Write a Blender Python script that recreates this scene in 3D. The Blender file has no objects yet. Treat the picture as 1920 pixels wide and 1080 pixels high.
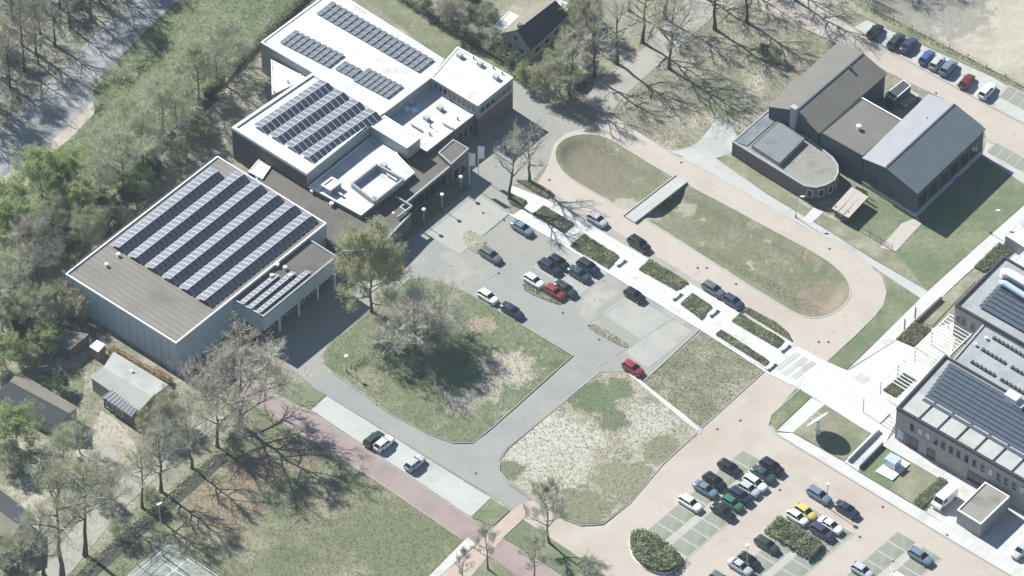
import bpy, bmesh, math, random
import numpy as np
from mathutils import Vector, Matrix
from mathutils.geometry import tessellate_polygon
S = bpy.context.scene
COL = S.collection
R = math.radians
rng = random.Random(7)

# ---------------------------------------------------------------- camera
PHI = R(43.5); DIST = 900.0; PPM = 11.0; LENS = 36.0 * DIST / (1920 / PPM)
cam_d = bpy.data.cameras.new('camera'); cam = bpy.data.objects.new('camera', cam_d); COL.objects.link(cam)
cam_d.lens = LENS; cam_d.sensor_width = 36.0; cam_d.clip_start = 10; cam_d.clip_end = 4000
CAM = Vector((0, -DIST * math.cos(PHI), DIST * math.sin(PHI)))
cam.location = CAM; cam.rotation_euler = (math.pi / 2 - PHI, 0, 0)
S.camera = cam
# ---------------------------------------------------------------- sky, sun, exposure
HAZE = 0.00005
SUN_EL = R(39.5); SUN_AZ = R(-45.0)          # azimuth from +Y towards +X
w = bpy.data.worlds.new('World'); S.world = w; w.use_nodes = True
nt = w.node_tree; bg = nt.nodes['Background']
sky = nt.nodes.new('ShaderNodeTexSky'); sky.sky_type = 'NISHITA'; sky.sun_disc = False
sky.sun_elevation = SUN_EL; sky.sun_rotation = SUN_AZ % (2 * math.pi)
sky.air_density = 1.0; sky.dust_density = 0.3; sky.ozone_density = 2.5
nt.links.new(sky.outputs[0], bg.inputs[0]); bg.inputs[1].default_value = 0.06
sd = bpy.data.lights.new('sun', 'SUN'); sd.energy = 4.9; sd.angle = R(0.53); sd.color = (1.0, 0.99, 0.94)
sun = bpy.data.objects.new('sun', sd); COL.objects.link(sun)
to_sun = Vector((math.sin(SUN_AZ) * math.cos(SUN_EL), math.cos(SUN_AZ) * math.cos(SUN_EL), math.sin(SUN_EL)))
sun.rotation_euler = (-to_sun).to_track_quat('-Z', 'Y').to_euler(); sun.location = to_sun * 300
vs = S.view_settings; vs.view_transform = 'Standard'; vs.look = 'None'; vs.exposure = 1.0; vs.gamma = 1.0
S.cycles.max_bounces = 6; S.cycles.diffuse_bounces = 4; S.cycles.glossy_bounces = 2; S.cycles.transparent_max_bounces = 4

# ---------------------------------------------------------------- helpers
def P(px, py, z=0.0):
    """survey point: photograph pixel + known height above the ground -> world position"""
    k = 36.0 / LENS / 1920
    x = (px - 960) * k; y = -(py - 540) * k
    d = Vector((x, y * math.sin(PHI) + math.cos(PHI), y * math.cos(PHI) - math.sin(PHI)))
    t = (z - CAM.z) / d.z
    return CAM + d * t
def P2(px, py, z=0.0):
    v = P(px, py, z); return Vector((v.x, v.y))
DA = (P2(1060, 601) - P2(960, 540)).normalized()      # street grid: down-right in the picture
DB = (P2(1060, 462) - P2(960, 540)).normalized()      # street grid: up-right in the picture
ANG_A = math.atan2(DA.y, DA.x); ANG_B = math.atan2(DB.y, DB.x)

def tag(o, label=None, cat=None, group=None, kind=None):
    if label: o['label'] = label
    if cat: o['category'] = cat
    if group: o['group'] = group
    if kind: o['kind'] = kind
    return o
def link(o, parent=None):
    COL.objects.link(o)
    if parent is not None: o.parent = parent
    return o
def empty(name, loc=(0, 0, 0), rz=0.0, sc=1.0):
    o = bpy.data.objects.new(name, None); COL.objects.link(o)
    o.empty_display_size = 0.2
    o.location = loc; o.rotation_euler = (0, 0, rz); o.scale = (sc, sc, sc) if not isinstance(sc, tuple) else sc
    return o

class MB:
    def __init__(s): s.v = []; s.f = []; s.m = []; s.smooth = False
    def add(s, vs, fs, mi=0):
        n = len(s.v); s.v.extend([tuple(p) for p in vs]); s.f.extend([tuple(i + n for i in f) for f in fs]); s.m.extend([mi] * len(fs)); return s
    def box(s, c, size, rz=0.0, mi=0):
        hx, hy, hz = size[0] / 2, size[1] / 2, size[2] / 2; ca, sa = math.cos(rz), math.sin(rz)
        pts = []
        for dz in (-hz, hz):
            for dx, dy in ((-hx, -hy), (hx, -hy), (hx, hy), (-hx, hy)):
                pts.append((c[0] + dx * ca - dy * sa, c[1] + dx * sa + dy * ca, c[2] + dz))
        return s.add(pts, [(3, 2, 1, 0), (4, 5, 6, 7), (0, 1, 5, 4), (1, 2, 6, 5), (2, 3, 7, 6), (3, 0, 4, 7)], mi)
    def hexa(s, b, t, mi=0):
        return s.add(list(b) + list(t), [(3, 2, 1, 0), (4, 5, 6, 7), (0, 1, 5, 4), (1, 2, 6, 5), (2, 3, 7, 6), (3, 0, 4, 7)], mi)
    def beam(s, a, b, w, h, mi=0):
        a = Vector(a); b = Vector(b); d = (b - a).normalized()
        side = d.cross(Vector((0, 0, 1)))
        side = Vector((1, 0, 0)) if side.length < 1e-4 else side.normalized()
        up = side.cross(d).normalized(); side = side * (w / 2); up = up * (h / 2)
        bt = [a - side - up, a + side - up, a + side + up, a - side + up]; tp = [p + (b - a) for p in bt]
        return s.add(bt + tp, [(0, 1, 2, 3), (7, 6, 5, 4), (4, 5, 1, 0), (5, 6, 2, 1), (6, 7, 3, 2), (7, 4, 0, 3)], mi)
    def tube(s, pts, rad, n=6, mi=0, cap=True):
        pts = [Vector(p) for p in pts]; vs = []; fs = []
        for i, p in enumerate(pts):
            d = (pts[min(i + 1, len(pts) - 1)] - pts[max(i - 1, 0)])
            d = d.normalized() if d.length > 1e-6 else Vector((0, 0, 1))
            u = d.cross(Vector((0.3, 0.2, 1)) if abs(d.z) < 0.9 else Vector((1, 0, 0))).normalized(); v = d.cross(u)
            r = rad[i] if isinstance(rad, (list, tuple)) else rad
            for k in range(n):
                a = 2 * math.pi * k / n; vs.append(p + (u * math.cos(a) + v * math.sin(a)) * r)
        for i in range(len(pts) - 1):
            for k in range(n):
                a = i * n + k; b = i * n + (k + 1) % n; fs.append((a, b, b + n, a + n))
        if cap: fs.append(tuple(range(n))[::-1]); fs.append(tuple(range((len(pts) - 1) * n, len(pts) * n)))
        return s.add(vs, fs, mi)
    def prism(s, poly, z0, z1, mi=0, mi_top=None, bottom=False):
        n = len(poly); A = sum(poly[i][0] * poly[(i + 1) % n][1] - poly[(i + 1) % n][0] * poly[i][1] for i in range(n))
        if A < 0: poly = poly[::-1]
        z1s = z1 if isinstance(z1, (list, tuple)) else [z1] * n
        if A < 0 and isinstance(z1, (list, tuple)): z1s = list(z1)[::-1]
        vs = [(p[0], p[1], z0) for p in poly] + [(p[0], p[1], z1s[i]) for i, p in enumerate(poly)]
        s.add(vs, [(i, (i + 1) % n, (i + 1) % n + n, i + n) for i in range(n)], mi)
        tri = tessellate_polygon([[Vector((p[0], p[1], 0)) for p in poly]])
        top = [(p[0], p[1], z1s[i]) for i, p in enumerate(poly)]
        fs = []
        for t in tri:
            a, b, c = (Vector(top[i]) for i in t)
            fs.append(t if (b - a).cross(c - a).z > 0 else t[::-1])
        s.add(top, fs, mi if mi_top is None else mi_top)
        return s
    def build(s, name, mats, parent=None, loc=None, rz=None, smooth=None):
        me = bpy.data.meshes.new(name); me.from_pydata(s.v, [], s.f)
        for m in (mats if isinstance(mats, (list, tuple)) else [mats]): me.materials.append(m)
        me.polygons.foreach_set('material_index', s.m)
        if smooth or s.smooth: me.polygons.foreach_set('use_smooth', [True] * len(s.f))
        me.update()
        o = bpy.data.objects.new(name, me); link(o, parent)
        if loc is not None: o.location = loc
        if rz is not None: o.rotation_euler = (0, 0, rz)
        return o
def inst(name, mesh, parent=None, loc=(0, 0, 0), rot=(0, 0, 0), sc=(1, 1, 1)):
    o = bpy.data.objects.new(name, mesh); link(o, parent); o.location = loc; o.rotation_euler = rot; o.scale = sc; return o
def copy_tree(o, parent=None):
    c = o.copy(); link(c, parent)
    for ch in list(o.children): copy_tree(ch, c)
    return c
def smooth_poly(pts, it=2, closed=True):
    for _ in range(it):
        out = []; n = len(pts)
        for i in range(n if closed else n - 1):
            a, b = pts[i], pts[(i + 1) % n]
            out += [(a[0] * .75 + b[0] * .25, a[1] * .75 + b[1] * .25), (a[0] * .25 + b[0] * .75, a[1] * .25 + b[1] * .75)]
        if not closed: out = [pts[0]] + out + [pts[-1]]
        pts = out
    return pts

# ---------------------------------------------------------------- materials
def mat(name, cols, scale=1.0, rough=0.9, bump=0.0, bscale=None, metal=0.0, spec=0.3, patch=None, fine=None, coat=0.0, wave=None, speck=None, spots=None, grid=None):
    """cols: two colours mixed by noise; patch=(colour, scale, lo, hi); fine=(colour, scale, amount); speck=(colour, scale, threshold)"""
    m = bpy.data.materials.new(name); m.use_nodes = True; t = m.node_tree; N = t.nodes; L = t.links
    b = N['Principled BSDF']; b.inputs['Roughness'].default_value = rough; b.inputs['Metallic'].default_value = metal
    b.inputs['Specular IOR Level'].default_value = spec; b.inputs['Coat Weight'].default_value = coat
    tc = N.new('ShaderNodeTexCoord'); co = tc.outputs['Object']
    def noise(sc, det=4.0, rgh=0.6):
        n = N.new('ShaderNodeTexNoise'); n.inputs['Scale'].default_value = sc; n.inputs['Detail'].default_value = det
        n.inputs['Roughness'].default_value = rgh; L.new(co, n.inputs['Vector']); return n.outputs['Fac']
    def ramp(fac, lo, hi, c0=(0, 0, 0, 1), c1=(1, 1, 1, 1)):
        r = N.new('ShaderNodeValToRGB'); r.color_ramp.elements[0].position = lo; r.color_ramp.elements[1].position = hi
        r.color_ramp.elements[0].color = c0; r.color_ramp.elements[1].color = c1; L.new(fac, r.inputs[0]); return r.outputs[0]
    def mix(fac, a, c):
        x = N.new('ShaderNodeMixRGB')
        if hasattr(fac, 'links'): L.new(fac, x.inputs[0])
        else: x.inputs[0].default_value = fac
        for k, v in ((1, a), (2, c)):
            if hasattr(v, 'links'): L.new(v, x.inputs[k])
            else: x.inputs[k].default_value = (*v, 1)
        return x.outputs[0]
    c = ramp(noise(scale), 0.34, 0.66, (*cols[0], 1), (*cols[1], 1)) if len(cols) > 1 else None
    if patch:
        for pc, ps, lo, hi in (patch if isinstance(patch, list) else [patch]):
            c = mix(ramp(noise(ps, 5.0, 0.62), lo, hi), c if c is not None else cols[0], pc)
    if fine: c = mix(ramp(noise(fine[1], 2.0, 0.7), 0.5 - 0.12, 0.5 + 0.12), c if c is not None else cols[0], mix(fine[2], c if c is not None else cols[0], fine[0]))
    if speck: c = mix(ramp(noise(speck[1], 2.0, 0.5), speck[2], speck[2] + 0.06), c if c is not None else cols[0], speck[0])
    if grid:                      # (size, joint colour, amount): slab joints on the street grid
        mp = N.new('ShaderNodeMapping'); mp.vector_type = 'TEXTURE'; mp.inputs['Rotation'].default_value = (0, 0, ANG_A); L.new(co, mp.inputs['Vector'])
        bt = N.new('ShaderNodeTexBrick'); bt.offset = grid[3] if len(grid) > 3 else 0.0; bt.inputs['Scale'].default_value = 1.0; bt.inputs['Brick Width'].default_value = grid[0]; bt.inputs['Row Height'].default_value = grid[0] if len(grid) < 5 else grid[4]
        bt.inputs['Mortar Size'].default_value = .035; bt.inputs['Mortar Smooth'].default_value = .3; bt.inputs['Color1'].default_value = (0, 0, 0, 1); bt.inputs['Color2'].default_value = (.35, .35, .35, 1); bt.inputs['Mortar'].default_value = (1, 1, 1, 1)
        L.new(mp.outputs[0], bt.inputs['Vector']); c = mix(bt.outputs['Color'], c, mix(grid[2], c, grid[1]))
    for sp in (spots or []):      # bare or green places in the ground: (pixel, radius in metres, colour)
        pc = P2(*sp[0]); vm = N.new('ShaderNodeVectorMath'); vm.operation = 'DISTANCE'; L.new(co, vm.inputs[0]); vm.inputs[1].default_value = (pc.x, pc.y, .08)
        ma = N.new('ShaderNodeMath'); ma.operation = 'DIVIDE'; L.new(vm.outputs['Value'], ma.inputs[0]); ma.inputs[1].default_value = sp[1]
        nz = N.new('ShaderNodeMath'); nz.operation = 'MULTIPLY_ADD'; L.new(noise(.45, 6.0, .7), nz.inputs[0]); nz.inputs[1].default_value = 2.4; nz.inputs[2].default_value = -1.2
        ad = N.new('ShaderNodeMath'); ad.operation = 'ADD'; L.new(ma.outputs[0], ad.inputs[0]); L.new(nz.outputs[0], ad.inputs[1])
        c = mix(ramp(ad.outputs[0], .75, 1.1, (1, 1, 1, 1), (0, 0, 0, 1)), c, mix(ramp(noise(1.5, 3, .6), .35, .65), sp[2], tuple(v * .82 for v in sp[2])))
    if wave:                      # (direction angle, lines per metre, colour, amount)
        mp = N.new('ShaderNodeMapping'); mp.inputs['Rotation'].default_value = (0, 0, -wave[0]) if wave[0] is not None else (0, R(90), 0)
        L.new(co, mp.inputs['Vector'])
        wv = N.new('ShaderNodeTexWave'); wv.inputs['Scale'].default_value = wave[1] * 0.31416; L.new(mp.outputs[0], wv.inputs['Vector'])
        c = mix(ramp(wv.outputs['Fac'], 0.55, 0.9), c if c is not None else cols[0], mix(wave[3], c if c is not None else cols[0], wave[2]))
    if c is None: b.inputs['Base Color'].default_value = (*cols[0], 1)
    else: L.new(c, b.inputs['Base Color'])
    if bump:
        bn = N.new('ShaderNodeBump'); bn.inputs['Strength'].default_value = bump; bn.inputs['Distance'].default_value = 0.25
        L.new(noise(bscale or scale * 4, 3.0, 0.7), bn.inputs['Height']); L.new(bn.outputs[0], b.inputs['Normal'])
    return m
def C(r, g, b):      # sRGB appearance in the sunlit photograph -> base colour
    f = lambda u: ((u / 255 + 0.055) / 1.055) ** 2.4 if u > 10 else u / 255 / 12.92
    v = [f(u) / 2.0 for u in (r, g, b)]; l = .3 * v[0] + .55 * v[1] + .15 * v[2]
    return tuple(min(0.82, l + (x - l) * .84) for x in v)
M = {}
M['litter'] = mat('leaf_litter', [C(176, 170, 144), C(200, 192, 168)], 0.35, patch=[(C(152, 158, 120), .09, .5, .64), (C(226, 216, 192), .13, .52, .64)], fine=(C(130, 128, 102), 1.4, .5), bump=.5, bscale=2)
M['forest'] = mat('forest_floor', [C(142, 144, 118), C(172, 166, 150)], 0.3, patch=(C(126, 140, 94), .12, .48, .62), fine=(C(206, 198, 188), .9, .6), bump=.4, bscale=2)
M['grass'] = mat('lawn_grass', [C(144, 152, 114), C(168, 170, 134)], 0.35, patch=[(C(190, 182, 150), .11, .5, .64), (C(126, 142, 96), .14, .54, .66)], fine=(C(118, 128, 90), 1.3, .45), bump=.4, bscale=4)
M['grass_fresh'] = mat('fresh_grass', [C(126, 144, 100), C(150, 162, 118)], 0.3, patch=(C(170, 172, 132), .13, .48, .64), fine=(C(106, 126, 84), 1.3, .45), bump=.4, bscale=4)
M['grass_strip'] = mat('rough_grass', [C(124, 148, 92), C(154, 168, 120)], 0.25, patch=[(C(178, 168, 138), .14, .5, .62), (C(104, 130, 78), .2, .54, .66)], fine=(C(100, 122, 74), 1.0, .5), bump=.5, bscale=3)
M['grass_olive'] = mat('olive_grass', [C(164, 164, 130), C(188, 184, 152)], 0.3, patch=[(C(206, 200, 172), .15, .5, .64), (C(142, 150, 108), .1, .52, .66)], fine=(C(136, 138, 104), 1.2, .5), bump=.4, bscale=4)
M['grass_wadi'] = mat('wadi_grass', [C(152, 154, 118), C(174, 172, 140)], 0.3, patch=[(C(132, 142, 98), .1, .5, .64), (C(190, 176, 144), .2, .55, .66)], fine=(C(124, 126, 92), 1.2, .5), bump=.4, bscale=3, speck=(C(206, 196, 160), .35, .66), spots=[((1180, 385), 3.0, C(214, 206, 184)), ((1215, 395), 3.0, C(204, 198, 172)), ((1285, 385), 2.2, C(206, 200, 172)), ((1130, 320), 6.0, C(166, 156, 128)), ((1090, 280), 4.0, C(162, 154, 126)), ((1545, 555), 5.0, C(178, 162, 134))])
M['sandy'] = mat('sandy_soil', [C(206, 200, 174), C(228, 222, 200)], 0.3, patch=[(C(172, 172, 134), .09, .52, .66), (C(192, 178, 154), .22, .55, .68)], fine=(C(170, 164, 136), 1.1, .45), bump=.5, bscale=3, speck=(C(110, 112, 84), .8, .64))
M['sand'] = mat('pale_sand', [C(214, 202, 178), C(232, 222, 200)], 0.2, patch=(C(196, 186, 160), .08, .5, .65), fine=(C(188, 178, 156), 1.5, .3), bump=.3)
M['lawn_central'] = mat('central_lawn_grass', [C(136, 152, 106), C(162, 170, 128)], 0.35, patch=[(C(186, 178, 146), .11, .52, .64), (C(120, 140, 92), .14, .52, .66)], fine=(C(114, 124, 86), 1.3, .45), bump=.4, bscale=4, spots=[((955, 692), 5.0, C(226, 212, 192)), ((915, 730), 3.2, C(206, 196, 176)), ((870, 755), 3.5, C(190, 184, 166)), ((770, 600), 6.0, C(178, 160, 134)), ((905, 610), 2.5, C(206, 186, 158))])
M['sandy_field'] = mat('sandy_field_soil', [C(204, 198, 172), C(226, 220, 198)], 0.3, patch=[(C(176, 174, 138), .09, .54, .66), (C(192, 178, 154), .22, .55, .68)], fine=(C(168, 162, 134), 1.1, .5), bump=.5, bscale=3, speck=(C(134, 134, 104), .8, .66), spots=[((1030, 840), 9.0, C(240, 232, 214)), ((1060, 890), 6.0, C(232, 224, 204)), ((1210, 790), 5.0, C(232, 224, 208)), ((990, 850), 5.0, C(238, 230, 212)), ((1115, 745), 4.5, C(132, 150, 104)), ((1150, 790), 3.0, C(140, 152, 112)), ((1160, 730), 3.0, C(140, 156, 110)), ((1170, 900), 6.0, C(178, 176, 140)), ((1090, 955), 6.0, C(166, 168, 128)), ((1240, 845), 4.0, C(170, 168, 130)), ((960, 880), 2.5, C(150, 156, 116))])
M['lawn_bottom'] = mat('lower_lawn_grass', [C(146, 150, 110), C(172, 168, 130)], 0.35, patch=[(C(200, 188, 154), .11, .5, .64), (C(132, 150, 100), .09, .5, .64)], fine=(C(122, 126, 92), 1.2, .5), bump=.4, bscale=4, spots=[((740, 1020), 8, C(144, 156, 110)), ((560, 850), 5, C(176, 166, 132)), ((420, 950), 7, C(188, 168, 136)), ((480, 880), 5, C(186, 164, 134))])
M['sand_field'] = mat('sand_field_soil', [C(216, 204, 182), C(234, 224, 204)], 0.2, patch=[(C(196, 186, 164), .08, .5, .65)], fine=(C(196, 186, 166), 1.2, .4), bump=.4, spots=[((1700, -10), 14, C(186, 182, 166)), ((1650, 5), 9, C(176, 172, 152)), ((1780, 25), 8, C(190, 184, 168)), ((1760, -40), 12, C(180, 176, 162))])
M['asphalt'] = mat('aged_asphalt', [C(182, 181, 170), C(196, 193, 181)], 0.12, rough=.88, patch=[(C(180, 184, 178), .06, .5, .64), (C(216, 212, 196), .1, .56, .66), (C(174, 176, 168), .35, .6, .68)], fine=(C(178, 180, 172), 2.2, .45), speck=(C(150, 150, 142), .8, .68))
M['asphalt_patch'] = mat('patched_asphalt', [C(180, 183, 177), C(192, 193, 185)], 0.2, rough=.88, fine=(C(168, 171, 165), 2.2, .4))
M['asphalt_light'] = mat('worn_light_asphalt', [C(206, 205, 195), C(216, 214, 202)], 0.2, rough=.88, patch=(C(196, 196, 186), .3, .5, .65), fine=(C(190, 190, 180), 2.2, .4))
M['asphalt_road'] = mat('road_asphalt', [C(184, 184, 177), C(193, 192, 184)], 0.15, rough=.88, patch=[(C(174, 178, 175), .1, .5, .65), (C(200, 200, 192), .3, .6, .7)], fine=(C(172, 176, 172), 2.2, .4))
M['asphalt_old'] = mat('old_road_asphalt', [C(184, 185, 187), C(206, 204, 202)], 0.5, rough=.9, patch=[(C(160, 164, 168), .3, .5, .62), (C(216, 210, 200), .15, .56, .68)], fine=(C(160, 164, 168), 1.2, .5))
M['concrete'] = mat('pale_concrete', [C(222, 223, 216), C(234, 234, 228)], 0.3, rough=.85, patch=(C(200, 204, 198), .15, .5, .66), fine=(C(198, 200, 192), 2.0, .3))
M['concrete_slab'] = mat('street_concrete', [C(196, 192, 178), C(212, 206, 192)], 0.4, rough=.9, patch=(C(176, 172, 160), .2, .5, .66), fine=(C(178, 172, 158), 2.0, .3))
M['white_pave'] = mat('white_paving', [(.50, .495, .475), (.56, .55, .53)], 0.3, rough=.8, patch=[(C(226, 222, 212), .2, .54, .68), (C(206, 204, 194), .6, .64, .72)], grid=(1.8, C(196, 194, 186), .7))
M['path_pale'] = mat('pale_path', [(.46, .455, .44), (.52, .51, .495)], 0.3, rough=.85, patch=[(C(228, 226, 218), .2, .52, .66), (C(208, 206, 196), .6, .64, .72)], grid=(1.5, C(200, 198, 190), .6))
M['brick'] = mat('pale_clinker_paving', [C(226, 211, 195), C(233, 220, 204)], 0.12, rough=.88, patch=[(C(220, 202, 184), .07, .5, .64), (C(232, 223, 208), .15, .56, .68), (C(212, 197, 185), .4, .62, .7)], fine=(C(212, 196, 183), 2.0, .4))
M['brick_red'] = mat('red_path_asphalt', [C(192, 172, 166), C(202, 182, 175)], 0.15, rough=.88, patch=(C(184, 158, 154), .1, .5, .65), fine=(C(176, 152, 146), 2.5, .3))
M['brick_pink'] = mat('pink_path_paving', [C(226, 200, 186), C(236, 212, 200)], 0.3, rough=.88, fine=(C(210, 182, 168), 2.5, .3))
M['bay'] = mat('grass_paver_bay', [C(176, 180, 164), C(188, 190, 174)], 0.5, rough=.92, patch=(C(164, 172, 146), .4, .5, .65), fine=(C(156, 160, 142), 3.0, .4))
M['kerb'] = mat('kerb_concrete', [C(212, 208, 192), C(226, 222, 208)], 0.6, rough=.85)
M['soil'] = mat('bed_soil', [C(120, 108, 94), C(146, 132, 114)], 0.8, fine=(C(70, 64, 54), 3, .5), bump=.5)
M['ditch'] = mat('ditch_mud', [C(72, 74, 62), C(96, 96, 78)], 0.6, rough=.7, fine=(C(44, 46, 42), 2, .5))
M['court'] = mat('court_surface', [C(180, 190, 178), C(204, 208, 198)], 0.35, patch=[(C(140, 162, 144), .25, .52, .62), (C(220, 220, 210), .4, .54, .64)], fine=(C(130, 148, 136), 1.5, .5))
M['line'] = mat('white_line_paint', [(.6, .6, .58)], rough=.7)
M['white_roof'] = mat('white_roof_membrane', [(.52, .52, .515), (.60, .60, .595)], 0.25, rough=.7, patch=[(C(224, 221, 212), .18, .54, .68), (C(200, 196, 184), .45, .63, .72)], fine=(C(226, 224, 218), 1.2, .35), grid=(9.0, C(206, 204, 198), .55, .0, 2.2))
M['white_fascia'] = mat('white_fascia_metal', [C(196, 206, 212), C(208, 216, 222)], 0.5, rough=.5)
M['white_metal'] = mat('white_painted_metal', [(.72, .72, .71)], rough=.45)
M['grey_metal'] = mat('grey_galvanised_metal', [(.42, .44, .45)], rough=.4, metal=.3)
M['dark_metal'] = mat('dark_coated_metal', [(.035, .04, .045)], rough=.5)
M['clad'] = mat('blue_grey_cladding', [(.40, .47, .52), (.44, .51, .56)], 0.2, rough=.5, wave=(None, 1.2, (.32, .39, .44), .5))
M['roof_grey'] = mat('grey_bitumen_roof', [C(164, 158, 149), C(176, 170, 160)], 0.3, rough=.92, patch=(C(148, 142, 132), .15, .5, .68), wave=(ANG_B, .9, C(146, 138, 128), .55))
M['roof_brown'] = mat('brown_gravel_roof', [C(134, 128, 120), C(148, 142, 132)], 0.4, rough=.95, patch=(C(122, 116, 110), .2, .5, .65), fine=(C(110, 106, 98), 3, .3))
M['roof_lightgravel'] = mat('light_gravel_roof', [C(182, 179, 167), C(196, 192, 178)], 0.6, rough=.95, patch=(C(160, 156, 142), .3, .52, .66), fine=(C(140, 138, 126), 3, .35))
M['roof_bluegrey'] = mat('blue_grey_roof_felt', [C(148, 156, 160), C(160, 168, 170)], 0.4, rough=.9, patch=(C(136, 146, 150), .3, .5, .66))
M['roof_pale'] = mat('pale_roof_felt', [C(192, 197, 199), C(204, 208, 209)], 0.4, rough=.9, patch=(C(182, 188, 190), .3, .5, .66))
M['roof_school'] = mat('brown_roof_sheet', [C(144, 139, 132), C(153, 148, 141)], 0.25, rough=.9, fine=(C(130, 126, 120), 2.5, .25))
M['roof_metal_shade'] = mat('shaded_roof_metal', [(.078, .094, .115), (.09, .106, .126)], 0.3, rough=.6, spec=.35)  # far side of the metal gable, its shade put into the colour
M['roof_metal_lit'] = mat('lit_roof_metal', [(.235, .24, .25), (.265, .27, .28)], 0.3, rough=.5, metal=.15, spec=.4)  # sun side of the same metal gable, its glare put into the colour
M['tile_dark'] = mat('dark_roof_tile', [(.05, .055, .06), (.07, .075, .08)], 1.0, rough=.8, wave=(ANG_B, 3, (.03, .035, .04), .6))
M['tile_brown'] = mat('weathered_roof_tile', [C(158, 150, 136), C(176, 166, 150)], 1.0, rough=.9, wave=(ANG_B, 3, C(136, 128, 116), .5), patch=(C(150, 146, 120), .5, .5, .65))
M['navy_wall'] = mat('navy_wall_boards', [(.055, .072, .095), (.07, .088, .112)], 0.5, rough=.7, wave=(None, 5, (.04, .055, .075), .5))
M['brick_wall'] = mat('dark_brick_wall', [(.13, .10, .095), (.18, .145, .135)], 2.0, rough=.9, fine=(C(150, 130, 124), 5, .5))
M['brick_brown'] = mat('brown_brick_wall', [(.15, .135, .13), (.20, .18, .175)], 2.0, rough=.9, fine=(C(70, 60, 56), 6, .5))
M['brick_office'] = mat('grey_brick_wall', [(.40, .385, .37), (.46, .44, .425)], 1.5, rough=.9, fine=(C(130, 122, 118), 6, .5), wave=(None, 4, C(140, 134, 130), .35))
M['plinth'] = mat('grey_plinth', [(.28, .30, .31), (.33, .35, .36)], 0.5, rough=.8)
M['plaster'] = mat('pale_plaster', [C(206, 204, 196), C(220, 216, 206)], 1, rough=.9)
M['glass'] = mat('window_glass', [(.015, .02, .025)], rough=.08, spec=.6)
M['glass_pale'] = mat('pale_blind_window', [(.55, .56, .55)], rough=.4)
M['glass_blue'] = mat('pale_blue_glass', [(.38, .47, .55)], rough=.1, spec=.8)
M['solar'] = mat('solar_glass', [(.165, .175, .205), (.20, .21, .24)], 0.7, rough=.40, metal=1.0, spec=.6)
M['solar_blue'] = mat('blue_solar_glass', [(.11, .122, .145), (.14, .152, .175)], 1.2, rough=.38, metal=.5, spec=.6)
M['solar_slate'] = mat('slate_solar_glass', [(.075, .092, .118), (.092, .11, .138)], 1.2, rough=.35, metal=.2, spec=.5)
M['wood'] = mat('weathered_timber', [C(176, 150, 128), C(206, 184, 160)], 2, rough=.9)
M['wood_pale'] = mat('bleached_timber', [C(218, 206, 190), C(236, 226, 212)], 2, rough=.9)
M['tyre'] = mat('tyre_rubber', [(.018, .018, .018)], rough=.85)
M['rim'] = mat('wheel_rim', [(.35, .36, .37)], rough=.35, metal=.7)
M['lamp_red'] = mat('tail_lamp', [(.28, .02, .02)], rough=.25)
M['lamp_clear'] = mat('head_lamp', [(.6, .62, .64)], rough=.15)
M['plate'] = mat('number_plate', [(.55, .45, .08)], rough=.5)
M['bark'] = mat('tree_bark', [(.11, .10, .082), (.16, .145, .12)], 2.0, rough=.95)
M['bark_green'] = mat('mossy_tree_bark', [(.07, .078, .055), (.10, .105, .072)], 2.0, rough=.95)
M['twig'] = mat('bare_twigs', [(.36, .335, .27), (.44, .41, .335)], .6, rough=.95)
M['twig_grey'] = mat('grey_twigs', [(.44, .42, .35), (.54, .515, .44)], .6, rough=.95)
M['bud'] = mat('spring_buds', [(.35, .41, .19), (.43, .48, .26)], .7, rough=.8)
M['leaf_olive'] = mat('olive_leaves', [(.37, .38, .215), (.47, .47, .29)], .6, rough=.7)
M['leaf_bright'] = mat('fresh_leaves', [(.30, .37, .16), (.40, .47, .24)], .6, rough=.7)
M['leaf_dark'] = mat('evergreen_leaves', [(.10, .13, .085), (.16, .19, .125)], .8, rough=.75)
M['leaf_shrub'] = mat('shrub_leaves', [(.27, .30, .165), (.37, .385, .235)], 1.0, rough=.8)
M['leaf_bed'] = mat('bed_plant_leaves', [(.14, .17, .095), (.23, .215, .15)], 1.2, rough=.8)
M['leaf_brown'] = mat('copper_beech_leaves', [(.28, .18, .10), (.36, .24, .15)], 1.0, rough=.85)
M['blade'] = mat('grass_blades', [(.17, .19, .105), (.25, .255, .15)], .5, rough=.85)
M['straw'] = mat('dry_grass_blades', [(.34, .315, .225), (.42, .385, .28)], .5, rough=.9)
for k in ('leaf_olive', 'leaf_bright', 'leaf_dark', 'leaf_shrub', 'leaf_bed', 'leaf_brown', 'blade', 'straw', 'bud'):   # thin leaves let light through
    t = M[k].node_tree; N = t.nodes; b = N['Principled BSDF']; src = b.inputs['Base Color'].links[0].from_socket
    tr = N.new('ShaderNodeBsdfTranslucent'); mx = N.new('ShaderNodeMixShader'); mx.inputs[0].default_value = .5; t.links.new(src, tr.inputs[0])
    t.links.new(b.outputs[0], mx.inputs[1]); t.links.new(tr.outputs[0], mx.inputs[2]); t.links.new(mx.outputs[0], N['Material Output'].inputs[0])
M['tarp'] = mat('white_tarpaulin', [(.6, .66, .7)], rough=.5)
M['tarp_blue'] = mat('blue_plastic', [(.05, .10, .32)], rough=.5)
M['red_plastic'] = mat('red_plastic', [(.35, .05, .06)], rough=.5)
M['flag'] = mat('white_flag_cloth', [(.7, .7, .72), (.62, .64, .68)], .5, rough=.8)
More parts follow.
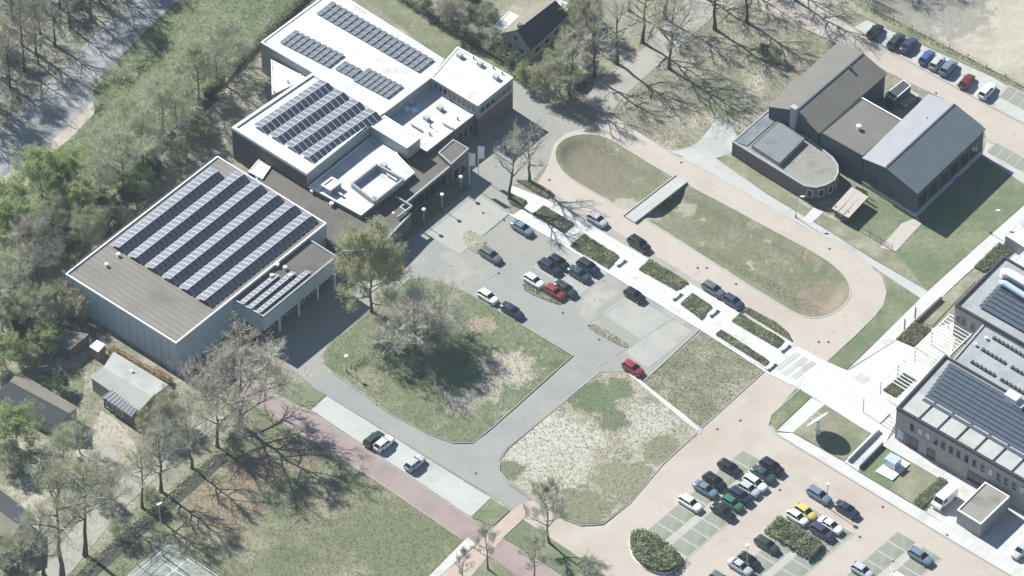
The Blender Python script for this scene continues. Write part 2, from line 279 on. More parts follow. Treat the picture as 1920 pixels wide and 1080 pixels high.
# ---------------------------------------------------------------- the ground and paved surfaces
_n = [0]
SHEETZ = {}
def tess(loops3):
    return tessellate_polygon(loops3)
def sheet(name, mt, pts, layer, label=None, holes=None, world=False, parent=None):
    _n[0] += 1
    z = layer * 0.016 + (_n[0] % 12) * 0.0011
    loops = [pts] + (holes or [])
    W = [[(Vector((p[0], p[1], z)) if (world and k == 0) else Vector((*P2(p[0], p[1]), z))) for p in lp] for k, lp in enumerate(loops)]
    tri = tess(W); vs = [v for lp in W for v in lp]; fs = []
    for t in tri:
        a, b, c = (vs[i] for i in t); fs.append(tuple(t) if (b - a).cross(c - a).z > 0 else tuple(t[::-1]))
    mb = MB(); mb.add(vs, fs); o = mb.build(name, M[mt], parent); 
    if parent is None: tag(o, label, kind='structure')
    return o
def kerb(pts, wd=0.22, h=0.10, closed=False, name='kerb', mt='kerb', label=None, z0=0.0, parent=None, world=False):
    W = [Vector((p[0], p[1])) if world else P2(*p) for p in pts]
    n = len(W); mb = MB(); ring = []
    for i in range(n):
        a = W[i - 1] if (i > 0 or closed) else W[i]; b = W[(i + 1) % n] if (i < n - 1 or closed) else W[i]
        d = (b - a).normalized(); nn = Vector((-d.y, d.x)) * (wd / 2)
        ring.append((W[i] - nn, W[i] + nn))
    vs = []
    for l, r in ring: vs += [(l.x, l.y, z0 - .03), (l.x, l.y, z0 + h), (r.x, r.y, z0 + h), (r.x, r.y, z0 - .03)]
    fs = []
    for i in range(n if closed else n - 1):
        a = i * 4; b = ((i + 1) % n) * 4
        for k in range(3): fs.append((a + k, a + k + 1, b + k + 1, b + k))
    if not closed: fs += [(3, 2, 1, 0), ((n - 1) * 4, (n - 1) * 4 + 1, (n - 1) * 4 + 2, (n - 1) * 4 + 3)]
    mb.add(vs, fs); o = mb.build(name, M[mt], parent)
    if parent is None: tag(o, label, kind='structure')
    return o

OVAL = smooth_poly([(1085, 251), (1127, 253), (1160, 270), (1257, 330), (1350, 378), (1440, 427), (1540, 480), (1582, 512), (1598, 545), (1584, 575), (1545, 597), (1503, 596), (1440, 558), (1340, 495), (1240, 430), (1195, 405), (1120, 366), (1062, 332), (1042, 305), (1039, 283), (1053, 262)], 2)
sheet('ground', 'litter', [(-700, -600), (700, -600), (700, 800), (-700, 800)], 0, holes=[OVAL], world=True)

# upper left: wood, old road, verge
sheet('forest_floor', 'forest', [(-120, -120), (370, -120), (253, 0), (147, 100), (70, 178), (0, 248), (-120, 365)], 1, 'shady leaf strewn floor of the wood at the upper left')
sheet('road', 'asphalt_old', [(370, -120), (460, -120), (345, -10), (290, 40), (230, 102), (170, 163), (172, 192), (160, 208), (118, 250), (45, 302), (0, 345), (-120, 450), (-120, 365), (0, 248), (70, 178), (147, 100), (253, 0)], 2, 'old grey asphalt road with worn patches in the upper left corner')
sheet('road_verge', 'sand', [(174, 188), (160, 206), (118, 248), (60, 290), (0, 338), (-60, 392), (-60, 425), (20, 352), (75, 305), (130, 262), (178, 212)], 3, 'pale sandy verge along the old grey road')
sheet('rough_grass', 'grass_strip', [(345, -10), (440, -110), (700, -110), (600, -10), (490, 85), (440, 140), (380, 200), (330, 250), (255, 330), (180, 400), (100, 440), (40, 400), (60, 310), (140, 258), (178, 212), (175, 170), (230, 102), (290, 40)], 1, 'green rough grass strip between the old road and the halls')
sheet('ditch', 'ditch', [(398, 176), (410, 186), (332, 262), (262, 330), (245, 322), (318, 248)], 3, 'dark muddy ditch along the rough grass strip')
sheet('service_path', 'litter', [(505, 105), (515, 170), (470, 215), (436, 245), (436, 290), (405, 300), (330, 350), (240, 425), (125, 515), (110, 540), (90, 520), (230, 400), (330, 300), (400, 230), (440, 165)], 3, 'brown worn service path behind the white roofed hall')
sheet('garden_strip', 'grass', [(650, -30), (760, -30), (960, 110), (990, 145), (955, 148), (860, 88), (830, 112)], 2, 'narrow green strip behind the white roofed hall')
# main asphalt yard and its access road
sheet('asphalt_yard', 'asphalt', [(965, 150), (1000, 168), (1098, 240), (1060, 250), (1040, 272), (1034, 300), (1000, 338), (962, 348), (955, 400), (1322, 621), (1207, 714), (1178, 697), (1122, 699), (1076, 668), (872, 546), (800, 520), (765, 518), (700, 577), (625, 634), (604, 668), (606, 690), (628, 706), (600, 735), (556, 700), (470, 620), (480, 560), (700, 400), (890, 240)], 2, 'large worn grey asphalt yard and car park in front of the halls')
for lb, mt, pts in (('darker repaired asphalt field near the lone grey car', 'asphalt_patch', [(935, 500), (985, 470), (1060, 515), (1010, 552)]),
        ('pale asphalt bays under the yard car cluster', 'asphalt_light', [(1000, 500), (1060, 462), (1140, 512), (1085, 556)]),
        ('pale asphalt bays below the walkway, right of the yard', 'asphalt_light', [(1128, 588), (1180, 552), (1300, 622), (1215, 690), (1170, 662), (1200, 636)]),
        ('darker driving lane across the yard', 'asphalt_patch', [(880, 548), (935, 512), (1160, 650), (1110, 686), (1076, 667)]),
        ('pale worn asphalt square in front of the low hall', 'asphalt_light', [(800, 440), (895, 365), (955, 402), (862, 476)]),
        ('darker asphalt strip at the red car', 'asphalt_patch', [(1122, 697), (1150, 676), (1200, 706), (1180, 697)])):
    sheet('asphalt_field', mt, pts, 3, lb)
for p0, p1 in (((862, 478), (955, 404)), ((1010, 554), (1100, 490)), ((1120, 690), (1320, 560)), ((905, 362), (985, 412)), ((1110, 602), (1180, 560)), ((880, 548), (960, 494))):
    kerb([p0, p1], .1, .065, label='dark joint line in the asphalt yard', name='joint_line', mt='asphalt_old')
sheet('access_road', 'asphalt_road', [(600, 690), (628, 704), (735, 781), (800, 815), (850, 833), (886, 833), (915, 812), (1078, 668), (1124, 697), (950, 840), (935, 862), (934, 885), (955, 912), (992, 938), (965, 957), (610, 740), (545, 692), (535, 640)], 3, 'smooth grey access road bending round the central lawn')
sheet('parking_strip', 'concrete', [(613, 743), (920, 934), (883, 970), (583, 769)], 4, 'pale concrete parking strip beside the red cycle path')
sheet('cycle_path', 'brick_red', [(440, 700), (513, 742), (583, 772), (885, 974), (963, 1022), (1070, 1090), (985, 1095), (868, 1011), (700, 897), (523, 786), (455, 742)], 4, 'muted red cycle path running down to the bottom edge')
sheet('footpath', 'brick_pink', [(985, 940), (960, 957), (923, 993), (892, 1024), (820, 1085), (880, 1085), (942, 1010), (981, 974), (1000, 950)], 5, 'pink paved footpath crossing the red cycle path')
sheet('footpath', 'path_pale', [(877, 1008), (892, 1021), (820, 1085), (795, 1090)], 6, 'narrow pale footpath beside the pink path at the bottom')
sheet('lawn', 'grass', [(530, 700), (611, 741), (583, 768), (518, 738)], 3, 'small mossy grass wedge at the top of the pale parking strip')
sheet('lawn', 'grass_fresh', [(920, 936), (957, 957), (925, 986), (886, 971)], 6, 'small square green lawn at the end of the pale parking strip')
sheet('garden_bed', 'grass_fresh', [(735, 430), (750, 415), (845, 338), (884, 350), (790, 430), (760, 452)], 4, 'green strip along the shaded front of the low hall')
# lawns
L_CENTRAL = [(872, 549), (1073, 668), (925, 798), (886, 829), (850, 829), (800, 811), (735, 776), (628, 700), (608, 682), (608, 664), (628, 637), (702, 580), (768, 522), (800, 523)]
L_SAND = [(1122, 701), (1176, 701), (1312, 812), (1240, 873), (1178, 943), (1132, 980), (1090, 983), (1062, 972), (1000, 937), (957, 905), (938, 884), (939, 864), (955, 842)]
L_OLIVE = [(1316, 622), (1437, 693), (1312, 804), (1208, 716)]
L_BOTTOM = [(455, 746), (523, 790), (700, 900), (866, 1013), (790, 1095), (60, 1120), (150, 1060), (300, 940), (420, 840)]
sheet('lawn', 'lawn_central', L_CENTRAL, 5, 'central lawn with bare sandy patch below the olive tree')
sheet('sandy_field', 'sandy_field', L_SAND, 5, 'pale sandy wasteland with grass patches beside the access road')
sheet('lawn', 'grass_olive', L_OLIVE, 5, 'olive coloured lawn below the white walkway')
sheet('lawn', 'lawn_bottom', L_BOTTOM, 2, 'broad lawn with long tree shadows along the red cycle path')
sheet('lawn', 'grass_fresh', [(981, 976), (1110, 1062), (1150, 1092), (1075, 1092), (965, 1021), (945, 1010)], 5, 'green lawn wedge between red cycle path and pale brick road')
sheet('lawn', 'grass', [(893, 1026), (915, 1040), (985, 1092), (880, 1092), (840, 1080)], 5, 'grass at the bottom edge below the red cycle path')
sheet('footpath', 'path_pale', [(1205, 717), (1318, 806), (1312, 814), (1178, 702), (1186, 698)], 6, 'thin pale trodden path between the sandy field and olive lawn')
# brick ring road round the wadi and big brick road with car park
RING = [(1098, 240), (1140, 213), (1200, 250), (1250, 283), (1340, 328), (1440, 388), (1560, 452), (1625, 492), (1652, 520), (1661, 548), (1655, 572), (1640, 592), (1600, 630), (1547, 679), (1535, 672), (1484, 643), (1387, 586), (1022, 374), (1000, 352), (1020, 325), (1030, 300), (1038, 272), (1060, 250)]
sheet('ring_road', 'brick', RING, 3, 'pale pink brick road ringing the oval grass basin', holes=[OVAL])
sheet('parking_lane', 'concrete_slab', [(1040, 365), (1385, 573), (1380, 582), (1360, 571), (1022, 374), (1010, 360)], 4, 'grey parallel parking lane between ring road and white walkway')
sheet('brick_road', 'brick', [(1484, 721), (1436, 694), (1312, 808), (1240, 876), (1180, 947), (1132, 986), (1090, 989), (1060, 977), (1000, 938), (985, 941), (981, 974), (1110, 1062), (1180, 1110), (2080, 1190), (1920, 1096), (1760, 1001), (1455, 815), (1440, 799), (1446, 779), (1500, 730)], 2, 'wide pale pink brick road leading to the lower car park')
# white walkway with square and paths
WALK = [(958, 348), (1022, 373), (1387, 586), (1484, 643), (1535, 672), (1590, 696), (1655, 655), (1682, 638), (1755, 672), (1700, 755), (1660, 832), (1638, 817), (1545, 758), (1484, 721), (1440, 699), (1313, 617), (1068, 466), (960, 404), (975, 395), (990, 382), (958, 362)]
sheet('walkway', 'white_pave', WALK, 5, 'long bright white paved walkway and square between the planting beds')
for (a, b) in (((1492, 660), (1452, 690)), ((1507, 669), (1466, 700)), ((1522, 677), (1482, 707))):
    d = 9; sheet('crossing_stripe', 'concrete', [a, (a[0] + d, a[1] + d * .6), (b[0] + d, b[1] + d * .6), b], 7, 'grey stripes of the raised crossing in the white walkway')
PATH_UP = [(1590, 694), (1737, 549), (1830, 465), (1920, 386), (2040, 275), (2040, 320), (1920, 426), (1810, 516), (1700, 620), (1682, 637), (1650, 657)]
sheet('footpath', 'path_pale', PATH_UP, 6, 'white footpath climbing to the right edge past the office')
sheet('footpath', 'concrete', [(1340, 296), (1440, 366), (1560, 438), (1640, 489), (1739, 546), (1726, 560), (1625, 493), (1560, 453), (1440, 389), (1340, 329), (1270, 295)], 5, 'pale grey footpath along the upper side of the ring road')
sheet('forecourt', 'concrete', smooth_poly([(1250, 283), (1275, 282), (1305, 272), (1325, 248), (1348, 218), (1374, 236), (1384, 262), (1378, 286), (1340, 298), (1300, 302)], 1), 5, 'pale concrete forecourt at the school annex')
sheet('street', 'concrete_slab', [(1083, 190), (1141, 216), (1176, 176), (1250, 108), (1330, 38), (1400, -60), (1330, -60), (1215, 82)], 3, 'light concrete street under the bare trees at the top')
sheet('driveway', 'sand', [(1115, 75), (1140, 70), (1160, 90), (1190, 100), (1165, 112), (1130, 95)], 2, 'pale sandy driveway beside the leafy trees')
# top right brick street, bays and sand field
sheet('brick_street', 'brick', [(1405, -60), (1480, -60), (1545, 20), (1602, 55), (1700, 113), (1850, 196), (1920, 232), (2040, 292), (2040, 370), (1920, 306), (1850, 262), (1843, 236), (1790, 196), (1665, 136), (1600, 96), (1500, 50), (1430, 20)], 3, 'pale pink brick street behind the dark school')
sheet('bay_strip', 'concrete', [(1602, 52), (1625, 38), (1700, 72), (1860, 145), (1920, 180), (2040, 240), (2040, 290), (1920, 231), (1850, 195), (1700, 112)], 4, 'pale parking bay strip above the brick street')
sheet('sand_field', 'sand_field', [(1540, -80), (2100, -80), (2100, 260), (1920, 160), (1860, 130), (1700, 50), (1620, 10)], 1, 'bare pale sand field in the upper right corner')
sheet('rough_grass', 'grass_olive', [(1500, -60), (1570, -60), (1640, 15), (1720, 60), (1860, 130), (1920, 162), (2040, 222), (2040, 238), (1920, 178), (1860, 143), (1700, 70), (1622, 34), (1560, -5)], 3, 'rough grass bank between the sand field and parking bays')
sheet('bay_strip', 'concrete', [(1850, 264), (1920, 308), (2040, 372), (2040, 405), (1920, 345), (1842, 292)], 4, 'pale parking bays beside the metal roofed school wing')
# school lawn
sheet('lawn', 'grass_olive', [(1338, 298), (1360, 284), (1378, 292), (1510, 388), (1535, 398), (1680, 470), (1735, 543), (1640, 487), (1560, 436), (1440, 364)], 4, 'yellowish grass verge between the school fence and footpath')
sheet('lawn', 'grass_fresh', [(1840, 294), (1920, 347), (1990, 385), (1920, 384), (1830, 463), (1737, 547), (1680, 470), (1620, 430), (1560, 400), (1700, 300)], 3, 'green school lawn lying partly in building shadow')
sheet('school_terrace', 'wood_pale', [(1650, 465), (1690, 420), (1720, 408), (1728, 420), (1680, 472)], 6, 'pale timber terrace beside the school wall')
sheet('footpath', 'path_pale', [(1505, 412), (1525, 390), (1545, 398), (1520, 420)], 6, 'short pale path through the school verge')
sheet('lawn', 'grass_fresh', [(1549, 680), (1602, 634), (1643, 596), (1660, 560), (1665, 538), (1655, 515), (1727, 561), (1588, 692)], 4, 'green wedge of lawn inside the ring road bend')
# office surroundings
sheet('pavement', 'path_pale', [(1455, 812), (1487, 813), (1583, 868), (1608, 885), (1730, 958), (1800, 1000), (1930, 1080), (2080, 1170), (2080, 1188), (1920, 1094), (1760, 999)], 5, 'pale pavement along the lower brick road')
sheet('pavement', 'path_pale', [(1487, 812), (1456, 808), (1522, 746), (1546, 759)], 5, 'white path between two small lawns near the dish')
sheet('pavement', 'path_pale', [(1660, 830), (1637, 816), (1583, 866), (1610, 884), (1657, 837), (1778, 907), (1731, 957), (1800, 1000), (1930, 1080), (2080, 1168), (2080, 900), (1700, 790)], 4, 'white paving along the office front')
sheet('lawn', 'grass_fresh', [(1441, 790), (1446, 780), (1493, 729), (1521, 745), (1456, 806)], 6, 'small green lawn at the corner of the brick road')
sheet('lawn', 'grass_olive', [(1545, 760), (1637, 815), (1583, 864), (1487, 811)], 6, 'square lawn carrying the white dish')
sheet('lawn', 'grass_fresh', [(1657, 838), (1778, 908), (1730, 956), (1608, 884)], 6, 'green lawn with white plinth in front of the office')
sheet('grass_patch', 'grass_olive', [(1705, 866), (1778, 908), (1730, 956), (1668, 919)], 7, 'dry half of the lawn in front of the office')
sheet('verge', 'grass_olive', [(1748, 612), (1718, 602), (1765, 560), (1812, 517), (1829, 528), (1790, 568)], 7, 'dry grass strip beside the footpath at the office')
sheet('office_yard', 'path_pale', [(1682, 638), (1800, 600), (1780, 680), (1700, 770), (1690, 765), (1755, 672)], 4, 'white paving below the steel pergola')
sheet('office_yard', 'path_pale', [(1845, 515), (1905, 455), (2040, 500), (2040, 620)], 3, 'white paving beside the rear office wing')
# gardens lower left
sheet('garden', 'litter', [(-60, 620), (60, 560), (125, 575), (330, 710), (440, 740), (400, 850), (150, 1060), (-60, 1100)], 1, 'leafy gardens in the lower left corner')
sheet('driveway', 'sand', [(175, 800), (190, 770), (215, 785), (270, 850), (240, 880), (170, 830), (110, 910), (90, 990), (40, 990), (30, 950), (110, 895)], 3, 'pale sandy driveway between the garden trees')
sheet('garden_path', 'concrete_slab', [(150, 850), (195, 822), (250, 885), (330, 830), (400, 775), (425, 785), (330, 860), (230, 955), (120, 1090), (60, 1090), (170, 950), (215, 910)], 4, 'grey street between the tall bare trees, lower left')
sheet('garden_lawn', 'grass_fresh', [(50, 720), (110, 690), (160, 690), (155, 740), (140, 765), (80, 745)], 3, 'green garden lawn between the small houses')
sheet('ditch', 'ditch', [(428, 842), (440, 852), (300, 975), (170, 1090), (130, 1090), (270, 965), (400, 855)], 4, 'dark ditch below the row of tall bare trees')
COURT = [(185, 1125), (310, 1017), (480, 1130)]
sheet('tennis_court', 'court', [(170, 1138), (310, 1017), (480, 1135), (340, 1250)], 4, 'weathered green and white tennis court at the bottom left edge')

# bowl of the wadi (sunken grass basin) with bridge
mb = MB(); Wo = [P2(*p) for p in OVAL]; cx = sum((p for p in Wo), Vector((0, 0))) / len(Wo); n = len(Wo)
ax = [P2(1085, 292), P2(1545, 545)]
def inner(p, k):
    d = ax[1] - ax[0]; t = max(0, min(1, (p - ax[0]).dot(d) / d.length_squared)); q = ax[0] + d * t; return p.lerp(q, k)
rings = [(0, .06), (.12, .05), (.35, -.55), (.6, -.95), (.85, -1.0), (1.0, -1.0)]
for k, z in rings:
    for p in Wo: q = inner(p, k); mb.v.append((q.x, q.y, z))
A = sum(Wo[i].x * Wo[(i + 1) % n].y - Wo[(i + 1) % n].x * Wo[i].y for i in range(n))
for j in range(len(rings) - 1):
    for i in range(n):
        a, b = j * n + i, j * n + (i + 1) % n; f = (a, b, b + n, a + n); mb.f.append(f if A > 0 else f[::-1]); mb.m.append(0)
mb.smooth = True
wadi = mb.build('wadi', M['grass_wadi']); tag(wadi, 'sunken oval grass basin inside the ring road', kind='structure')
kerb(OVAL, .28, .11, True, label='pale kerb round the oval grass basin')
kerb([(1250, 283), (1340, 328), (1440, 388), (1560, 452), (1625, 492), (1652, 520), (1661, 548), (1655, 572), (1640, 592), (1600, 632), (1547, 680)], .25, .09, label='pale kerb on the outer side of the ring road')
kerb([(875, 548), (1074, 667), (926, 799), (887, 831), (850, 831), (800, 813), (735, 778), (628, 701)], .14, .10, label='pale kerb round the central lawn', z0=.05)
kerb([(1122, 700), (952, 841), (937, 863), (936, 885), (956, 908), (1000, 938), (1060, 974), (1090, 986), (1131, 983), (1180, 945), (1240, 874), (1312, 806), (1437, 693)], .14, .10, label='pale kerb round the sandy wasteland', z0=.05)
kerb([(1313, 617), (1207, 715), (1180, 698)], .18, .11, label='pale kerb between olive lawn and asphalt yard', z0=.05)
kerb([(1500, 730), (1446, 779), (1440, 798), (1455, 814), (1760, 1000), (1930, 1101)], .22, .12, label='pale kerb along the pavement of the lower brick road', z0=.05)
kerb([(513, 744), (583, 773), (885, 975)], .15, .06, label='edging strip of the red cycle path, upper side', z0=.06)
kerb([(523, 787), (700, 898), (867, 1012)], .15, .06, label='edging strip of the red cycle path, lower side', z0=.05)
kerb([(955, 402), (1068, 467), (1313, 618), (1440, 700), (1484, 722)], .2, .08, label='white kerb on the lower side of the walkway', z0=.08, mt='white_metal')
kerb([(1602, 56), (1700, 114), (1850, 197), (1920, 233), (2040, 293)], .2, .08, label='pale kerb along the upper brick street', z0=.06)
kerb([(253, 0), (147, 100), (70, 178), (0, 248), (-60, 306)], .2, .06, label='pale edge line of the old grey road', z0=.04)
kerb([(955, 400), (880, 462)], .18, .10, label='kerb line across the asphalt yard near the walkway', z0=.03, mt='plinth')
kerb([(1085, 188), (1140, 143), (1215, 80)], .15, .07, label='edge of the concrete street under the trees', z0=.05, mt='brick_pink')

# drain covers in the paving
dm = MB(); dm.tube([(0, 0, 0), (0, 0, .02)], .45, 10)
dmesh = dm.build('manhole_cover', M['soil']).data; bpy.data.objects.remove(bpy.data.objects['manhole_cover'])
for px, py in ((906, 400), (945, 413), (935, 513), (1055, 587), (1345, 805), (1388, 789), (1308, 503), (1325, 503), (1380, 533), (1535, 642), (1553, 642), (1555, 467), (1277, 305), (1030, 338), (1655, 951), (1776, 1004), (707, 759), (892, 888), (1795, 160), (1755, 175), (1123, 637), (1462, 919), (1612, 1007), (1675, 1053)):
    o = inst('manhole_cover', dmesh, None, (*P2(px, py), .10), (0, 0, 0), (.5, .5, 1)); tag(o, 'small dark round drain cover set flush in the paving', 'manhole cover', 'drain covers in the paving')

# bridge over the wadi
br = empty('footbridge', (*P2(1237, 370), 0)); tag(br, 'pale concrete footbridge crossing the oval grass basin', 'bridge')
a = P2(1180, 413); b = P2(1278, 337); d = (b - a).normalized(); nn = Vector((-d.y, d.x))
c0 = Vector((br.location.x, br.location.y))
def loc(v, z): return (v.x - c0.x, v.y - c0.y, z)
L0, L1 = a - nn * 1.35, a + nn * 1.35; H0, H1 = b - nn * 1.35, b + nn * 1.35
mb = MB(); mb.hexa([loc(L0, .0), loc(L1, .0), loc(H1, .0), loc(H0, .0)], [loc(L0, .3), loc(L1, .3), loc(H1, .3), loc(H0, .3)])
mb.f = [f[::-1] for f in mb.f]; mb.build('deck', M['concrete'], br)
for s in (-1, 1):
    mb = MB(); p, q = a + nn * 1.3 * s, b + nn * 1.3 * s; mb.beam(loc(p, .37), loc(q, .37), .2, .16); mb.build('edge_beam', M['kerb'], br)
for t in (.3, .7):
    mb = MB(); q = a.lerp(b, t); mb.box(loc(q, -.5), (.4, 2.2, 1.1), math.atan2(d.y, d.x)); mb.build('pier', M['plinth'], br)

# parking bays (grass pavers framed by pale strips)
def bay_field(name, label, o, v, ulen, n, depth, rows, gap):
    """o: pixel origin; v: pixel step to the next bay; ulen: pixel vector of one bay's length"""
    ox, oy = P2(*o), None
    st = P2(o[0] + v[0], o[1] + v[1]) - ox; ul = P2(o[0] + ulen[0], o[1] + ulen[1]) - ox
    base = MB(); poly = [ox - ul * .03 - st * .06, ox + ul * (rows + (rows - 1) * gap + .03) - st * .06, ox + ul * (rows + (rows - 1) * gap + .03) + st * (n + .06), ox - ul * .03 + st * (n + .06)]
    _n[0] += 1
    base.prism([(p.x, p.y) for p in poly], .03, .075 + (_n[0] % 5) * .001); root = base.build(name, M['kerb']); tag(root, label, kind='structure')
    me = None
    for r in range(rows):
        for i in range(n):
            q0 = ox + ul * (r * (1 + gap)) + st * i
            if me is None:
                mb = MB(); pp = [ul * .03 + st * .05, ul * .97 + st * .05, ul * .97 + st * .95, ul * .03 + st * .95]
                mb.prism([(p.x, p.y) for p in pp], 0, .03); ob = mb.build('bay_pad', M['bay'], root); me = ob.data; ob.location = (q0.x, q0.y, .06)
            else: inst('bay_pad', me, root, (q0.x, q0.y, .06))
    return root
bay_field('parking_bays', 'double row of grass paver parking bays behind the rounded hedge bed', (1210, 997), (20.6, -17.3), (34, 21), 9, 1, 2, .32)
bay_field('parking_bays', 'double row of grass paver parking bays with the yellow car', (1378, 1072), (20.5, -17.5), (35, 22), 7, 1, 2, .3)
bay_field('parking_bays', 'grass paver bays at the bottom edge with a single blue grey car', (1582, 1083), (20.5, -17.5), (35, 22), 5, 1, 2, .34)
bay_field('parking_bays', 'grass paver bays in line with the row of parked cars, upper right', (1872, 182), (17.5, 9.4), (19, -21), 9, 1, 1, 0)
bay_field('parking_bays', 'grass paver bays beside the metal roofed school wing', (1850, 286), (16.5, 9.2), (17, -19), 8, 1, 1, 0)
# ---------------------------------------------------------------- building helpers
def poly_at(pts, z): return [P2(p[0], p[1], z) for p in pts]
def block(root, pts, z1, wall, roof, z0=0.0, parapet=None, pz=.25, pw=.3, wname='wall', rname='roof', drop=.0):
    """walls (one mesh per block), a roof deck and a parapet trim from the roof outline surveyed at height z1"""
    W = poly_at(pts, z1); n = len(W)
    A = sum(W[i].x * W[(i + 1) % n].y - W[(i + 1) % n].x * W[i].y for i in range(n))
    if A < 0: W = W[::-1]
    c = Vector((root.location.x, root.location.y)); L = [p - c for p in W]
    mb = MB(); vs = [(p.x, p.y, z0) for p in L] + [(p.x, p.y, z1 - .02) for p in L]
    mb.add(vs, [(i, (i + 1) % n, (i + 1) % n + n, i + n) for i in range(n)]); mb.build(wname, M[wall], root)
    mb = MB(); mb.prism([(p.x, p.y) for p in L], z1 - .25, z1); ro = mb.build(rname, M[roof], root)
    if parapet:
        mb = MB()
        ins = []
        for i in range(n):
            a, b, d = L[i - 1], L[i], L[(i + 1) % n]
            e1 = (b - a).normalized(); e2 = (d - b).normalized(); n1 = Vector((-e1.y, e1.x)); n2 = Vector((-e2.y, e2.x))
            bis = (n1 + n2); k = pw / max(.3, bis.dot(n1)) if bis.length > 1e-4 else pw
            ins.append((b - bis * .04, b + bis * k))
        vs = []
        for o_, i_ in ins: vs += [(o_.x, o_.y, z1 - .12), (o_.x, o_.y, z1 + pz), (i_.x, i_.y, z1 + pz), (i_.x, i_.y, z1 - .05)]
        fs = []
        for i in range(n):
            a = i * 4; b = ((i + 1) % n) * 4
            for k in range(3): fs.append((a + k, b + k, b + k + 1, a + k + 1))
        mb.add(vs, fs); mb.build('parapet', M[parapet], ro)
    return ro
_wm = {}
def window(root, a, b, t, z, w=1.2, h=1.5, frame='white_metal', glass='glass', name='window', out=None, label=None):
    """a, b: wall base line (world 2D); t: metres along; z: sill height. Frame proud of the wall, pane recessed"""
    c = Vector((root.location.x, root.location.y)); d = (b - a).normalized(); nn = Vector((d.y, -d.x))
    if out is not None and nn.dot(out) < 0: nn = -nn
    key = (w, h, frame, glass, name)
    if key not in _wm:
        mb = MB(); f = .08
        mb.box((0, -.03, h / 2 + h / 2 - f / 2), (w, .1, f)); mb.box((0, -.05, f / 2), (w + .1, .16, f)); mb.box((-w / 2 + f / 2, -.03, h / 2), (f, .1, h - 2 * f)); mb.box((w / 2 - f / 2, -.03, h / 2), (f, .1, h - 2 * f))
        if w > 1.6: mb.box((0, -.03, h / 2), (f, .09, h - 2 * f))
        fm = mb.build('tmp', M[frame]); me = fm.data; bpy.data.objects.remove(fm)
        mb = MB(); mb.box((0, 0, h / 2), (w - 2 * f, .03, h - 2 * f)); gm = mb.build('tmp', M[glass]); g = gm.data; bpy.data.objects.remove(gm)
        me.name = name; g.name = 'pane'; _wm[key] = (me, g)
    me, g = _wm[key]; q = a + d * t - c
    rz = math.atan2(-nn.x, nn.y) + math.pi
    o = inst(name, me, root, (q.x + nn.x * .01, q.y + nn.y * .01, z), (0, 0, rz)); 
    inst('pane', g, o, (0, -.02, 0))
    return o
def wall_line(pts, z): return [P2(p[0], p[1], z) for p in pts]
_tm = {}
def roof_thing(root, name, px, py, z, kind='vent', rz=None, sc=1.0):
    c = Vector((root.location.x, root.location.y)); q = P2(px, py, z) - c
    if kind not in _tm:
        mb = MB()
        if kind == 'vent': mb.tube([(0, 0, 0), (0, 0, .45)], .22, 8); mb.tube([(0, 0, .45), (0, 0, .5), (0, 0, .72), (0, 0, .8)], [.22, .42, .42, .1], 8); mt = 'white_metal'
        elif kind == 'box': mb.box((0, 0, .35), (1.0, .8, .7)); mb.box((0, 0, .74), (1.1, .9, .08)); mt = 'grey_metal'
        elif kind == 'skylight': mb.box((0, 0, .12), (1.1, 1.1, .24), 0, 0); mb.hexa([(-.5, .5, .24), (.5, .5, .24), (.5, -.5, .24), (-.5, -.5, .24)][::-1], [(-.3, .3, .42), (.3, .3, .42), (.3, -.3, .42), (-.3, -.3, .42)][::-1], 0); mt = 'white_metal'
        elif kind == 'pipe': mb.tube([(0, 0, 0), (0, 0, .5)], .12, 6); mt = 'dark_metal'
        elif kind == 'duct': mb.tube([(-1.2, 0, .35), (1.2, 0, .35)], .22, 8); mb.box((-.8, 0, .1), (.15, .4, .2)); mb.box((.8, 0, .1), (.15, .4, .2)); mt = 'grey_metal'
        o = mb.build('tmp', M[mt]); _tm[kind] = o.data; o.data.name = name; bpy.data.objects.remove(o)
    o = inst(name, _tm[kind], root, (q.x, q.y, z), (0, 0, ANG_A if rz is None else rz), (sc, sc, sc)); return o
_pm = {}
def panel_mesh(w, l, mt, frame='white_metal'):
    k = (round(w, 2), round(l, 2), mt)
    if k not in _pm:
        mb = MB(); mb.box((0, 0, 0), (w, l, .05), 0, 1); mb.add([(-w / 2 + .04, -l / 2 + .04, .028), (w / 2 - .04, -l / 2 + .04, .028), (w / 2 - .04, l / 2 - .04, .028), (-w / 2 + .04, l / 2 - .04, .028)], [(0, 1, 2, 3)], 0)
        o = mb.build('tmp', [M[mt], M[frame]]); o.data.name = 'solar_panel'; _pm[k] = o.data; bpy.data.objects.remove(o)
    return _pm[k]
def panel(root, q, z, w, l, ang, tilt, mt, frame='white_metal'):
    """w across the tilt axis direction 'ang', l along the row; tilted about its row axis"""
    o = inst('solar_panel', panel_mesh(w, l, mt, frame), root, (q.x, q.y, z)); o.rotation_euler = (0, tilt, ang); return o
def frame_uv(p00, p10, p01, z):
    o = P2(*p00, z); U = P2(*p10, z) - o; V = P2(*p01, z) - o
    return o, U, V

# ---------------------------------------------------------------- sports hall with the long solar rows (left)
Z2 = 7.0
h2 = empty('sports_hall', (*P2(330, 645, Z2), 0)); tag(h2, 'blue grey sports hall with six long rows of solar panels on its flat roof', 'building')
c2 = Vector((h2.location.x, h2.location.y))
block(h2, [(123, 515), (330, 645), (612, 420), (408, 294)], Z2, 'clad', 'roof_grey', parapet='white_metal', pz=.22, pw=.22)
block(h2, [(437, 563), (494, 595), (632, 482), (576, 447)], 6.5, 'clad', 'roof_brown', z0=3.3, parapet='white_fascia', pz=.25, pw=.25, wname='annex_wall', rname='annex_roof')
